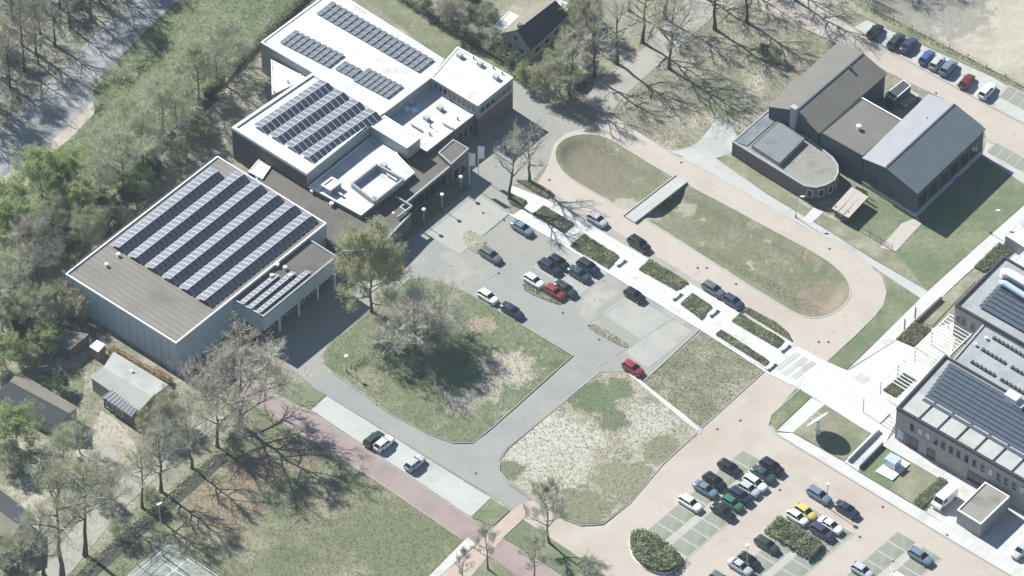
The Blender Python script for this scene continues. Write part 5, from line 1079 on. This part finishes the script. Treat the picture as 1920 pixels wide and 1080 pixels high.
for px, py, h, k, lb in ((425, 118, 10, 'fuzzy1', 'grey tree at the upper end of the green strip beside the hedge'), (350, 165, 9, 'fuzzy0', 'low spreading grey tree on the old road side of the green strip'), (330, 238, 10, 'fuzzy1', 'grey tree leaning over the ditch midway on the strip'), (285, 225, 8, 'fuzzy0', 'low grey tree on the road side opposite the ditch'), (240, 275, 10, 'fuzzy1', 'grey tree on the road side near the branch heaps'), (205, 310, 10, 'fuzzy0', 'grey green tree just right of the bright green bushes'), (190, 375, 9, 'fuzzy1', 'grey tree below the bright green bushes')):
    tree(k, px, py, h, lb, group='bare trees on the green strip by the old road')
for px, py, h, k, lb in ((45, 455, 7, 'green', 'green bush between the brown tree and the bright green tree'), (150, 405, 6, 'green', 'fresh green bush above the pale olive tree'), (-5, 470, 9, 'green', 'green tree cut by the left edge above the gardens'), (100, 430, 6, 'leafy', 'olive bush behind the rounded brown tree'), (5, 620, 8, 'leafy', 'olive tree cut by the left edge beside the gardens'), (85, 660, 5, 'green', 'fresh green shrub left of the garden shed'), (140, 600, 5, 'bush', 'brownish shrub above the garden shed'), (265, 365, 5, 'green', 'green shrub in the strip just left of the hall roof'), (225, 425, 4, 'leafy', 'olive shrub at the rear wall of the solar hall'), (375, 255, 3.5, 'green', 'low green shrub near the corner of the solar hall'), (60, 690, 4, 'leafy', 'olive shrub behind the long low house'), (20, 880, 5, 'leafy', 'olive shrub at the left edge below the long low house')):
    tree(k, px, py, h, lb, 'leafy_shrub')
# trees at the top
tree('leafy', 1050, 178, 7.5, 'leafy tree with a short trunk beside the shaded street', 'leafy_tree', wide=1.1)
tree('bush', 1026, 178, 5.5, 'olive brown bushy tree between house and white roof corner', 'spreading_tree')
tree('leafy', 1074, 112, 6.5, 'olive tree above the half hidden dark car', 'leafy_tree')
tree('leafy', 1098, 58, 7, 'olive tree right of the house with the dark roof', 'leafy_tree')
tree('dark', 1080, 25, 5, 'dark evergreen at the top edge right of the house', 'evergreen_bush')
tree('green', 985, 160, 4.2, 'light green shrub at the corner of the white roof', 'green_tree', wide=.8)
tree('dark', 968, 138, 4, 'dark shrub behind the corner of the white roof', 'evergreen_bush')
tree('leafy', 905, 60, 5, 'yellow green garden tree behind the white hall', 'leafy_tree')
tree('bush', 850, 50, 6.5, 'brown green garden tree behind the white hall', 'spreading_tree')
tree('leafy', 800, 10, 6, 'garden tree at the top edge behind the white hall', 'leafy_tree')
tree('dark', 880, 15, 4.5, 'dark garden bush at the top edge', 'evergreen_bush')
tree('fuzzy0', 925, 95, 5, 'grey shrub between white hall and house', 'shrubby_tree')
tree('green', 890, 5, 3.5, 'light green garden bush at the top edge', 'green_tree')
g = 'tall bare trees round the top street'
for i, (px, py, h, k) in enumerate(((1068, 182, 13, 'sparse1'), (1115, 145, 14, 'sparse0'), (1157, 120, 15, 'sparse1'), (1205, 80, 15, 'sparse0'), (1255, 129, 16, 'bare0'), (1247, 35, 15, 'sparse1'), (1340, 55, 15, 'sparse0'), (1400, 41, 14, 'sparse1'), (1492, 2, 15, 'bare0'), (1180, 20, 14, 'bare0'), (1300, -20, 15, 'sparse0'))):
    tree(k, px, py, h, ('mossy trunked tree where the top street meets the ring road', 'second slim bare tree on the left side of the top street', 'third slim bare tree on the left side of the top street', 'bare tree on the left of the street near the top edge', 'large bare tree with spreading limbs right of the top street', 'bare tree standing behind the large spreading one', 'bare tree in the woodland between street and school, near the top', 'bare tree in the woodland closest to the brick street', 'bare tree at the top edge beside the upper brick street', 'bare tree at the top edge among the olive trees', 'bare tree at the top edge in the woodland')[i], group=g)
for i, (px, py, h, k) in enumerate(((1370, -40, 14, 'bare0'), (1440, -45, 14, 'sparse0'), (1545, -50, 13, 'sparse1'), (1620, -60, 13, 'bare0'), (1700, -70, 13, 'sparse0'))):
    tree(k, px, py, h, 'bare tree just beyond the top edge casting long shadows', group='bare trees beyond the top edge')
tree('leafy', 1455, 115, 2.6, 'small dark shrub in the woodland behind the school', 'leafy_shrub')
tree('dark', 1432, 105, 2.4, 'small evergreen shrub in the woodland left of the school', 'evergreen_bush')
# woodland upper left: bases spread over the forest floor
rw = random.Random(5); k_ = 0
for _ in range(400):
    px, py = rw.uniform(-60, 300), rw.uniform(-110, 290)
    if px + py * 1.02 > 212: continue
    if any((px - a) ** 2 + ((py - b) * 1.45) ** 2 < 30 ** 2 for a, b in [(t['px'], t['py']) for t in bpy.data.objects if 'px' in t]): continue
    o = tree(('sparse0', 'fuzzy1', 'sparse1', 'bare0', 'sparse0')[k_ % 5], px, py, rw.uniform(10, 14), 'bare tree in the wood beyond the old road, upper left corner', group='bare trees of the wood in the upper left corner', wide=.75)
    o['px'] = px; o['py'] = py; k_ += 1
    if k_ >= 50: break
for o in bpy.data.objects:
    if 'px' in o: del o['px']; del o['py']
# ---------------------------------------------------------------- plants, grass, small things
def inpoly(x, y, W):
    c = np.zeros(x.shape, bool); n = len(W)
    for i in range(n):
        x0, y0 = W[i]; x1, y1 = W[i - 1]
        c ^= ((y0 > y) != (y1 > y)) & (x < (x1 - x0) * (y - y0) / (y1 - y0 + 1e-12) + x0)
    return c
def scatter(W, n, seed):
    g_ = np.random.default_rng(seed); W = np.array([(p[0], p[1]) for p in W]); lo, hi = W.min(0), W.max(0); out = []
    while len(out) < n:
        p = g_.uniform(lo, hi, (n * 2, 2)); p = p[inpoly(p[:, 0], p[:, 1], W)]; out.extend(p.tolist())
        if len(p) == 0: break
    return np.array(out[:n]), g_
def leaf_mass(W, n, zlo, zhi, size, seed, c=(0, 0), dome=0.0):
    p, g_ = scatter(W, n, seed); mb = MB(); lump = g_.uniform(0, 1, (40, 2)) * (np.ptp(np.array(W), axis=0)) + np.array(W).min(0)
    d = np.min(((p[:, None, :] - lump[None]) ** 2).sum(2), 1) ** .5; hh = zhi * (1 - .45 * np.clip(d / 1.4, 0, 1))
    z = zlo + (hh - zlo) * g_.uniform(0, 1, n) ** .6
    a = g_.normal(size=(n, 3)); a /= np.linalg.norm(a, axis=1)[:, None]; b = np.cross(a, g_.normal(size=(n, 3))); b /= np.linalg.norm(b, axis=1)[:, None]
    a[:, 2] *= .45; b[:, 2] *= .45; s = size * g_.uniform(.6, 1.4, n); P3 = np.column_stack([p[:, 0] - c[0], p[:, 1] - c[1], z])
    q = np.stack([P3 - a * s[:, None], P3 + b * s[:, None] * .6, P3 + a * s[:, None], P3 - b * s[:, None] * .6], 1).reshape(-1, 3)
    mb.v = [tuple(x) for x in q]; mb.f = [(4 * i, 4 * i + 1, 4 * i + 2, 4 * i + 3) for i in range(n)]; mb.m = [0] * n
    return mb
def bed(name, label, pts, mt, n, h, size, seed, curb=True, cat='planting bed', group=None, soil='soil', z0=.1):
    W = [P2(*p) for p in pts]; c = sum(W, Vector((0, 0))) / len(W); e = empty(name, (c.x, c.y, 0)); tag(e, label, cat, group)
    mb = MB(); mb.prism([(p.x - c.x, p.y - c.y) for p in W], .02, z0 + .04); mb.build('soil', M[soil], e)
    o = leaf_mass(W, n, z0, h, size, seed, (c.x, c.y)).build('plants', M[mt], e); o['kind'] = 'stuff'
    o = leaf_mass(W, int(n * .2), z0, h * 1.15, size * 1.1, seed + 50, (c.x, c.y)).build('taller_plants', M['leaf_dark' if mt == 'leaf_shrub' else 'leaf_shrub'], e); o['kind'] = 'stuff'
    if curb: kerb([(p.x - c.x, p.y - c.y) for p in W], .18, .22, True, 'border', 'white_metal', parent=e, world=True)
    return e, c
g = 'planting beds in the white walkway'
beds = [([(957, 366), (987, 379), (976, 391), (955, 382)], 'small planting bed at the upper start of the walkway'),
        ([(968, 340), (1002, 343), (1038, 366), (1024, 372), (1010, 366)], 'planting bed between the upper walkway end and ring road'),
        ([(998, 404), (1020, 388), (1075, 421), (1056, 437)], 'second planting bed from the upper end of the walkway'),
        ([(1069, 463), (1095, 441), (1160, 482), (1140, 505)], 'third planting bed of the walkway, with bench at its lower end'),
        ([(1198, 507), (1218, 488), (1290, 531), (1268, 546)], 'fourth planting bed of the walkway, right of the yard cars'),
        ([(1276, 572), (1298, 552), (1334, 576), (1314, 600)], 'short square planting bed in the middle of the walkway'),
        ([(1372, 604), (1388, 590), (1470, 640), (1456, 653)], 'long planting bed at the lower end of the walkway'),
        ([(1342, 629), (1352, 620), (1440, 678), (1436, 688)], 'narrow planting bed on the lawn side of the walkway'),
        ([(1392, 584), (1402, 579), (1455, 607), (1478, 627), (1485, 641)], 'curved planting bed between walkway and ring road bend')]
for i, (pts, lb) in enumerate(beds): bed('planting_bed', lb, pts, 'leaf_bed', int(1000 + 6 * abs((pts[2][0] - pts[0][0]) * 22)), .5, .15, 100 + i, True, group=g)
# benches at the bed ends
bm_ = MB(); bm_.box((0, 0, .42), (.55, 2.3, .09)); bseat = mk(bm_, 'seat', M['white_metal'])
bl_ = MB(); bl_.box((0, 0, .19), (.45, .25, .38)); bleg = mk(bl_, 'leg', M['plinth'])
for (px, py, lb) in ((1163, 490, 'white bench at the end of the third planting bed'), (1268, 553, 'white bench at the end of the fourth planting bed'), (1337, 584, 'white bench at the end of the square planting bed'), (1471, 650, 'white bench at the end of the long lower bed'), (1445, 685, 'white bench at the end of the narrow lawn side bed')):
    q = P2(px, py, .4); e = empty('bench', (q.x, q.y, .1), ANG_A); tag(e, lb, 'bench', 'white benches of the walkway'); inst('seat', bseat, e)
    for s in (-.8, .8): inst('leg', bleg, e, (0, s, 0))
# shrub beds of the car park
bed('shrub_bed', 'rounded bed of green shrubs at the left corner of the lower car park', smooth_poly([(1180, 1003), (1205, 995), (1285, 1045), (1262, 1078), (1215, 1072), (1183, 1045)], 2), 'leaf_shrub', 5000, 1.5, .22, 130, True, 'shrub bed', z0=.15)
bed('shrub_bed', 'rectangular bed of green shrubs amid the lower car park', [(1432, 1000), (1462, 974), (1545, 1025), (1517, 1055)], 'leaf_shrub', 4500, 1.4, .22, 131, True, 'shrub bed', z0=.15)
bed('shrub_bed', 'small shrub bed on the dry lawn before the office', [(1762, 897), (1778, 908), (1730, 955), (1712, 944)], 'leaf_shrub', 2500, .8, .16, 132, False, 'shrub bed', z0=.12)
bed('planting_bed', 'dark planting bed beside the footpath in front of the pergola', [(1680, 637), (1716, 603), (1746, 619), (1712, 651)], 'leaf_bed', 1800, .5, .14, 133, False)
bed('planting_bed', 'planting bed below the pergola slats', [(1655, 733), (1696, 700), (1716, 712), (1678, 746)], 'leaf_bed', 1600, .5, .14, 134, False)
bed('planting_bed', 'planting bed beside the rear office wing', [(1826, 502), (1873, 457), (1904, 472), (1846, 512)], 'leaf_bed', 2200, .6, .14, 135, False)
bed('planting_bed', 'dry planting strip with low shrubs in the asphalt yard', smooth_poly([(1100, 605), (1112, 606), (1178, 645), (1176, 653), (1160, 648), (1102, 616)], 1), 'straw', 700, .25, .12, 136, False, soil='sandy')
bed('planting_bed', 'dry planting strip beneath the white and red cars of the yard', smooth_poly([(978, 533), (990, 532), (1045, 560), (1055, 572), (1040, 570), (985, 548)], 1), 'leaf_shrub', 900, .3, .12, 137, False, soil='sandy')
bed('planting_bed', 'sandy planting patch beside the lone grey car in the yard', smooth_poly([(866, 438), (882, 432), (908, 445), (918, 470), (900, 480), (872, 462)], 1), 'straw', 500, .2, .1, 138, False, soil='sandy')
# hedges
def hedge(name, label, pts, wd, h, mt, dens, seed, size=.16):
    W = [P2(*p) for p in pts]; c = W[len(W) // 2]; e = empty(name, (c.x, c.y, 0)); tag(e, label, 'hedge')
    mb = MB(); core = MB()
    for i in range(len(W) - 1):
        a, b = W[i], W[i + 1]; d = (b - a).normalized(); nn = Vector((-d.y, d.x)) * wd / 2; n = int((b - a).length * dens)
        q = leaf_mass([a + nn, a - nn, b - nn, b + nn], n, .05, h, size, seed + i, (c.x, c.y)); mb.add(q.v, q.f)
        if dens > 80: core.beam((a.x - c.x, a.y - c.y, h * .22), (b.x - c.x, b.y - c.y, h * .22), wd * .4, h * .4)
    if core.f: core.build('stems', M['soil'], e)
    o = mb.build('foliage', M[mt], e); o['kind'] = 'stuff'; return e
hedge('hedge', 'dark green hedge behind the white roofed hall at the top', [(590, -20), (500, 68), (440, 132), (385, 182)], 1.9, 1.9, 'leaf_dark', 110, 200)
hedge('beech_hedge', 'rust brown beech hedge between the sports hall and bungalow', [(206, 660), (262, 692), (322, 722)], 1.6, 1.6, 'leaf_brown', 130, 210)
hedge('hedge', 'dark hedge behind the white roofed hall, right of the garden strip', [(740, -10), (850, 62), (955, 122)], 2.0, 2.0, 'leaf_dark', 90, 220)
hedge('hedge', 'low scrub along the old ditch crossing the central lawn', [(655, 690), (730, 640), (800, 595)], 1.6, 1.0, 'leaf_shrub', 60, 230)
hedge('hedge', 'scrubby hedge above the ditch, lower left', [(420, 842), (300, 945), (200, 1030), (150, 1075)], 2.2, .8, 'leaf_shrub', 45, 240)
hedge('hedge', 'rough scrub along the sand field above the parked cars', [(1600, 5), (1690, 48), (1800, 105), (1920, 168)], 1.3, .6, 'leaf_shrub', 25, 250)
# grass tufts and weeds
def tufts(name, label, W, n, h, mt, seed, z=.08, wd=.035):
    p, g_ = scatter(W, n, seed); a = g_.uniform(0, 6.28, n); hh = h * g_.uniform(.4, 1.4, n); sp = g_.uniform(.08, .3, n)
    vs = []; fs = []
    for k in range(3):
        an = a + k * 2.1; dx, dy = np.cos(an), np.sin(an)
        b0 = np.column_stack([p[:, 0] - dy * wd, p[:, 1] + dx * wd, np.full(n, z)]); b1 = np.column_stack([p[:, 0] + dy * wd, p[:, 1] - dx * wd, np.full(n, z)]); t_ = np.column_stack([p[:, 0] + dx * sp, p[:, 1] + dy * sp, z + hh])
        m = len(vs); vs.extend(np.stack([b0, b1, t_], 1).reshape(-1, 3).tolist()); fs.extend([(m + 3 * i, m + 3 * i + 1, m + 3 * i + 2) for i in range(n)])
    mb = MB(); mb.v = [tuple(x) for x in vs]; mb.f = fs; mb.m = [0] * len(fs); o = mb.build(name, M[mt]); tag(o, label, kind='stuff'); return o
def Wp(pts): return [P2(*p) for p in pts]
tufts('grass_tufts', 'grass tufts on the central lawn', Wp(L_CENTRAL), 5400, 0.11, 'blade', 300)
tufts('grass_tufts', 'grass tufts on the sandy wasteland', Wp(L_SAND), 3000, 0.11, 'straw', 301)
tufts('grass_tufts', 'green tufts on the sandy wasteland', Wp(L_SAND), 1500, 0.11, 'blade', 302)
tufts('grass_tufts', 'grass tufts on the olive lawn', Wp(L_OLIVE), 2400, 0.11, 'blade', 303)
tufts('grass_tufts', 'grass tufts on the broad lower lawn', Wp(L_BOTTOM), 8400, 0.12, 'blade', 304, .04)
tufts('grass_tufts', 'grass tufts on the green strip by the old road', Wp([(345, -10), (600, -10), (490, 85), (380, 200), (255, 330), (180, 400), (100, 440), (60, 330), (178, 212), (230, 102)]), 9600, 0.16, 'blade', 305, .03)
tufts('grass_tufts', 'grass and brush on the woodland floor at the top', Wp([(1140, 218), (1260, 105), (1340, 0), (1480, -20), (1600, 100), (1440, 200), (1330, 270), (1250, 278)]), 5400, 0.17, 'straw', 306, .02)
tufts('grass_tufts', 'grass tufts in the wood, upper left', Wp([(-40, -40), (250, -40), (147, 95), (0, 240), (-40, 270)]), 4200, 0.17, 'blade', 307, .03)
tufts('grass_tufts', 'rough growth in the lower left gardens', Wp([(-40, 620), (120, 575), (330, 710), (430, 740), (400, 850), (150, 1060), (-40, 1085)]), 5400, 0.15, 'blade', 308, .04)
pw_, g_ = scatter([inner(p, .12) for p in Wo], 9000, 309)
mb = MB()
def wz(p):
    v = Vector(p); best = None
    d = ax[1] - ax[0]; t = max(0, min(1, (v - ax[0]).dot(d) / d.length_squared)); q = ax[0] + d * t; r_ = (v - q).length / 6.5
    return -1.0 if r_ < .4 else -1.0 + (r_ - .4) / .5 * .95 if r_ < .9 else -.05
for x, y in pw_:
    z = wz((x, y)) - .03; a = g_.uniform(0, 6.28); h = .11 * g_.uniform(.4, 1.3); dx, dy = math.cos(a), math.sin(a)
    mb.add([(x - dy * .06, y + dx * .06, z), (x + dy * .06, y - dx * .06, z), (x + dx * .15, y + dy * .15, z + h)], [(0, 1, 2)])
o = mb.build('grass_tufts', M['blade']); tag(o, 'grass tufts in the oval basin', kind='stuff')

# lamps, flags, masts
def lamp(px, py, h, label, arm=False, group='street lamps'):
    q = P2(px, py); e = empty('street_lamp', (q.x, q.y, .05)); tag(e, label, 'street lamp', group)
    mb = MB(); mb.tube([(0, 0, 0), (0, 0, h * .4), (0, 0, h)], [.09, .07, .055], 8); mb.build('post', M['grey_metal'], e)
    mb = MB()
    if arm:
        mb.tube([(0, 0, h), (.1, .0, h + .25), (.8, 0, h + .4)], [.05, .045, .04], 6); mb.build('arm', M['grey_metal'], e); mb = MB(); mb.box((1.0, 0, h + .4), (.7, .28, .14)); mb.build('lamp_head', M['white_metal'], e)
    else:
        mb.tube([(0, 0, h), (0, 0, h + .08), (0, 0, h + .2), (0, 0, h + .42), (0, 0, h + .5)], [.06, .26, .34, .34, .12], 10); mb.build('lamp_head', M['white_metal'], e)
    mb = MB(); mb.tube([(0, 0, 0), (0, 0, .5)], .13, 8); mb.build('base_sleeve', M['dark_metal'], e); return e
lamp(795, 421, 3.2, 'lamp post nearest the olive tree in the shade of the hall')
lamp(829, 393, 3.2, 'middle lamp post of three along the hall front')
lamp(864, 360, 3.2, 'lamp post below the flagpoles along the hall front')
lamp(650, 698, 3.4, 'lamp post at the left edge of the central lawn')
lamp(1857, 438, 5.0, 'curved arm lamp post on the school lawn by the right footpath', True)
lamp(1492, 408, 4.5, 'thin lamp post in front of the round school annex', True)
lamp(1550, 951, 5, 'lamp post in front of the blue grey estate in the car park')
lamp(1400, 1066, 5, 'lamp post beside the silver car at the bottom edge')
lamp(738, 428, 3.2, 'lamp post beside the low roof corner behind the olive tree')
def mast(px, py, h, label):
    q = P2(px, py); e = empty('floodlight_mast', (q.x, q.y, 0)); tag(e, label, 'floodlight'); mb = MB(); mb.tube([(0, 0, 0), (0, 0, h)], [.11, .06], 8); mb.build('mast', M['grey_metal'], e)
    mb = MB(); mb.box((0, 0, h), (.9, .3, .25), .7); mb.build('floodlight_head', M['white_metal'], e)
mast(305, 1042, 12, 'slim floodlight mast at the corner of the tennis court')
def flag(px, py, h, label):
    q = P2(px, py); e = empty('flagpole', (q.x, q.y, .03)); tag(e, label, 'flagpole', 'flagpoles at the hall entrance'); mb = MB(); mb.tube([(0, 0, 0), (0, 0, h)], [.07, .04], 8); mb.build('pole', M['white_metal'], e)
    mb = MB(); nx, nz = 6, 8
    for i in range(nz + 1):
        for j in range(nx + 1):
            x = .06 + j * .17; mb.v.append((x, .12 * math.sin(j * 1.3 + i * .4) * j / nx, h - .15 - i * .36 - .1 * j / nx))
    for i in range(nz):
        for j in range(nx): a = i * (nx + 1) + j; mb.f.append((a, a + 1, a + nx + 2, a + nx + 1)); mb.m.append(0)
    mb.smooth = True; o = mb.build('flag_cloth', M['flag'], e); so = o.modifiers.new('t', 'SOLIDIFY'); so.thickness = .02
flag(880, 346, 7.4, 'left flagpole with a white hanging flag'); flag(897, 331, 7.2, 'right flagpole with a white hanging flag')
for (px, py, lb) in ((1694, 638, 'slim purple grey pole left of its twin beside the right footpath'), (1714, 616, 'slim purple grey pole nearer the pergola beside the right footpath')):
    q = P2(px, py); e = empty('banner_pole', (q.x, q.y, .1)); tag(e, lb, 'pole', 'slim poles by the footpath'); mb = MB(); mb.tube([(0, 0, 0), (0, 0, 5)], .06, 8); mb.build('pole', M['grey_metal'], e); mb = MB(); mb.box((.02, 0, 3.6), (.05, .35, 2.4), .6); mb.build('banner', M['navy_wall'], e)

# steel pergola
pg = empty('pergola', (*P2(1650, 737), 0)); tag(pg, 'white steel pergola with many thin slats beside the office', 'pergola'); cp = Vector((pg.location.x, pg.location.y)); zp = 3.3
A0, B0 = P2(1620, 747, zp) - cp, P2(1780, 590, zp) - cp; ln = (B0 - A0).length; e_ = (B0 - A0).normalized(); acr = (P2(1700, 727, zp) - P2(1650, 697, zp)); 
for t in (0, .2, .4, .6, .8, 1.0):
    p = A0.lerp(B0, t); mb = MB(); mb.box((p.x, p.y, zp / 2), (.13, .13, zp), ANG_B); mb.build('post', M['grey_metal'], pg)
    p2 = p + acr * .55
mb = MB(); mb.beam((A0.x, A0.y, zp), (B0.x, B0.y, zp), .14, .16); mb.build('beam', M['white_metal'], pg)
p0, p1 = A0 + acr * .98, B0 + acr * .98; mb = MB(); mb.beam((p0.x, p0.y, zp), (p1.x, p1.y, zp), .14, .16); mb.build('beam', M['white_metal'], pg)
for i in range(34):
    t = i / 33
    if 3 < i < 8 : continue
    p = A0.lerp(B0, t); q = p + acr; mb = MB(); mb.beam((p.x, p.y, zp + .14), (q.x, q.y, zp + .14), .12, .12); mb.build('slat', M['white_metal'], pg)
A1 = P2(1653, 770, zp) - cp
# low walls, white fence beams near the dish lawn
for (p0, p1, lb) in (((1590, 866), (1648, 808), 'low white wall beside the path at the dish lawn'), ((1612, 880), (1655, 836), 'low dark wall at the corner of the office lawn')):
    a, b = P2(*p0), P2(*p1); c = a.lerp(b, .5); mb = MB(); mb.beam((a.x - c.x, a.y - c.y, .4), (b.x - c.x, b.y - c.y, .4), .25, .8); w_ = mb.build('garden_wall', M['white_metal' if 'white' in lb else 'navy_wall']); w_.location = (c.x, c.y, 0); tag(w_, lb, 'wall')
a, b = P2(1718, 606), P2(1765, 562); c = a.lerp(b, .5); mb = MB(); mb.beam((a.x - c.x, a.y - c.y, .35), (b.x - c.x, b.y - c.y, .35), .4, .7); w_ = mb.build('corten_wall', M['soil']); w_.location = (c.x, c.y, 0); tag(w_, 'dark rusty low wall along the right footpath', 'wall')
# solar dish on its lawn
q = P2(1533, 812); ds = empty('solar_dish', (q.x, q.y, .12)); tag(ds, 'round white solar dish on a stout post, edge on to the viewer', 'solar dish')
mb = MB(); mb.tube([(0, 0, 0), (0, 0, .5), (0, 0, .55), (0, 0, 2.6)], [.55, .5, .32, .26], 12); mb.build('post', M['white_metal'], ds)
mb = MB(); rr = 2.15; nr, na = 6, 28
for i in range(nr + 1):
    r_ = rr * i / nr
    for j in range(na): a = 2 * math.pi * j / na; mb.v.append((r_ * math.cos(a), r_ * math.sin(a), .12 * r_ * r_ / rr))
for i in range(nr):
    for j in range(na):
        a, b = i * na + j, i * na + (j + 1) % na; mb.f.append((a, a + na, b + na, b) if i else (a, a + na, b + na, b)); mb.m.append(0)
o = mb.build('dish', M['glass_blue'], ds, (0, 0, 2.9), smooth=True); o.rotation_euler = to_sun.to_track_quat('Z', 'Y').to_euler(); sm = o.modifiers.new('t', 'SOLIDIFY'); sm.thickness = .12
for k in range(3):
    a = k * 2.094; v = Matrix.Rotation(a, 3, 'Z') @ Vector((1.3, 0, .15)); rot = o.rotation_euler.to_matrix(); v1 = rot @ v; v2 = rot @ Vector((0, 0, 1.7)); mb = MB(); mb.tube([(v1.x, v1.y, v1.z + 2.9), (v2.x, v2.y, v2.z + 2.9)], .04, 6); mb.build('strut', M['white_metal'], ds)
# white plinth with glass box
q = P2(1673, 876); pb = empty('glass_box_plinth', (q.x, q.y, .1)); tag(pb, 'pale blue glass box on a square white plinth in the lawn', 'plinth'); cpb = q
pp = [P2(*p) - cpb for p in ((1641, 886), (1678, 855), (1706, 872), (1673, 903))]
mb = MB(); mb.prism([(p.x, p.y) for p in pp], 0, .25); mb.build('plinth', M['white_metal'], pb)
mb = MB(); mb.box((.0, .3, .95), (2.2, 1.8, 1.4), ANG_A); mb.build('glass_box', M['glass_blue'], pb)
for sx in (-1, 1):
    for sy in (-1, 1):
        p = Vector((0, .3)) + DA * (1.1 * sx) + DB * (.9 * sy); mb = MB(); mb.box((p.x, p.y, .97), (.1, .1, 1.46), ANG_A); mb.build('corner_post', M['white_metal'], pb)
# school fence: posts and rails
def fence(label, pts, h, step, mt='dark_metal', wires=2, post=.07):
    W = Wp(pts); c = W[0]; e = empty('fence', (c.x, c.y, 0)); tag(e, label, 'fence')
    for i in range(len(W) - 1):
        a, b = W[i] - c, W[i + 1] - c; n = max(1, int((b - a).length / step))
        for k in range(n + (1 if i == len(W) - 2 else 0)):
            p = a.lerp(b, k / n); mb = MB(); mb.box((p.x, p.y, h / 2), (post, post, h)); mb.build('post', M[mt], e)
        for j in range(wires):
            z = h * (j + .6) / wires; mb = MB(); mb.beam((a.x, a.y, z), (b.x, b.y, z), .04, .05); mb.build('rail', M[mt], e)
fence('dark school fence between the timber terrace and footpath', [(1497, 368), (1545, 394), (1673, 470)], 1.3, 2.5, wires=4)
fence('thin wire fence along the sand field in the upper right', [(1640, 20), (1780, 92), (1920, 165), (2000, 205)], 1.2, 4.0, 'wood', 2, .12)
fence('wire fence round the tennis court', [(180, 1130), (310, 1015), (482, 1133)], 3.0, 3.0, 'dark_metal', 3)
fence('low kerbside rail along the hedge bed at the car park', [(1262, 1080), (1288, 1052)], .8, 1.2, 'dark_metal', 3)
fence('low rail at the lower end of the shrub bed in the car park', [(1517, 1057), (1548, 1028)], .8, 1.2, 'dark_metal', 3)
fence('timber rail along the shaded hall front', [(790, 430), (885, 352)], .7, 2.2, 'wood', 2, .1)
# court lines
for (p0, p1) in (((200, 1120), (318, 1022)), ((240, 1140), (356, 1046)), ((318, 1022), (480, 1128)), ((292, 1046), (450, 1150))):
    a, b = P2(*p0), P2(*p1); d = (b - a).normalized(); nn = Vector((-d.y, d.x)) * .06; mb = MB(); mb.prism([tuple(a + nn), tuple(a - nn), tuple(b - nn), tuple(b + nn)], .05, .085); o = mb.build('court_line', M['line']); tag(o, 'white line of the tennis court', kind='structure')
# odds and ends
def lump(name, label, cat, px, py, size, mt, seed):
    q = P2(px, py); r_ = random.Random(seed); bm = bmesh.new(); bmesh.ops.create_icosphere(bm, subdivisions=2, radius=1)
    for v in bm.verts: k = r_.uniform(.85, 1.15); v.co = Vector((v.co.x * size[0] * k, v.co.y * size[1] * k, max(-.02, v.co.z * size[2] * k)))
    me = bpy.data.meshes.new(name); bm.to_mesh(me); bm.free(); me.materials.append(M[mt]); o = bpy.data.objects.new(name, me); link(o); o.location = (q.x, q.y, .03); tag(o, label, cat); return o
lump('tarpaulin_cover', 'white and pale blue tarpaulin cover beside the sandy driveway', 'tarpaulin', 57, 882, (1.3, 1.0, .9), 'tarp', 1)
lump('firewood_heap', 'pale firewood heap below the white topped hut', 'firewood', 186, 668, (1.2, .8, .6), 'wood', 2)
lump('blue_cover', 'blue plastic cover against the shaded school wall', 'cover', 1788, 336, (1.1, .9, .7), 'tarp_blue', 3)
lump('red_cover', 'red plastic cover against the shaded school wall', 'cover', 1816, 308, (.6, .5, .9), 'red_plastic', 4)
lump('red_cover', 'red fabric patch under the trees at the top', 'cover', 1098, 50, (1.0, .7, .6), 'red_plastic', 5)
lump('garden_furniture_cover', 'grey blue covered garden furniture beside the shed', 'cover', 92, 695, (1.6, 1.1, .7), 'roof_bluegrey', 6)
# dead wood heaps on the strip by the old road
for i, (px, py) in enumerate(((190, 205), (262, 128), (235, 150), (285, 108))):
    q = P2(px, py); e = empty('branch_heap', (q.x, q.y, 0)); tag(e, ('heap of cut branches next to the sandy verge', 'heap of cut branches midway on the strip by the old road', 'small heap of cut branches near the verge heap', 'topmost heap of cut branches on the green strip')[i], 'branches', 'branch heaps on the green strip')
    mb = MB()
    for k in range(22):
        a = rng.uniform(0, 6.28); l_ = rng.uniform(.8, 2); x, y = rng.gauss(0, .9), rng.gauss(0, .6); z = rng.uniform(.1, .7); mb.tube([(x, y, z), (x + math.cos(a) * l_, y + math.sin(a) * l_, max(.05, z + rng.uniform(-.4, .3)))], .05, 4)
    mb.build('branches', M['bark'], e)

# ---------------------------------------------------------------- thin air haze between the aircraft and the ground
mb = MB(); mb.box((0, 0, 330), (1560, 1760, 666)); hz = mb.build('haze', []); tag(hz, 'thin even haze over the whole place', kind='stuff')
hm = bpy.data.materials.new('haze_air'); hm.use_nodes = True; t = hm.node_tree; t.nodes.remove(t.nodes['Principled BSDF'])
pv = t.nodes.new('ShaderNodeVolumePrincipled'); pv.inputs['Color'].default_value = (.74, .9, 1.0, 1); pv.inputs['Density'].default_value = HAZE
t.links.new(pv.outputs[0], t.nodes['Material Output'].inputs['Volume']); hz.data.materials.append(hm)
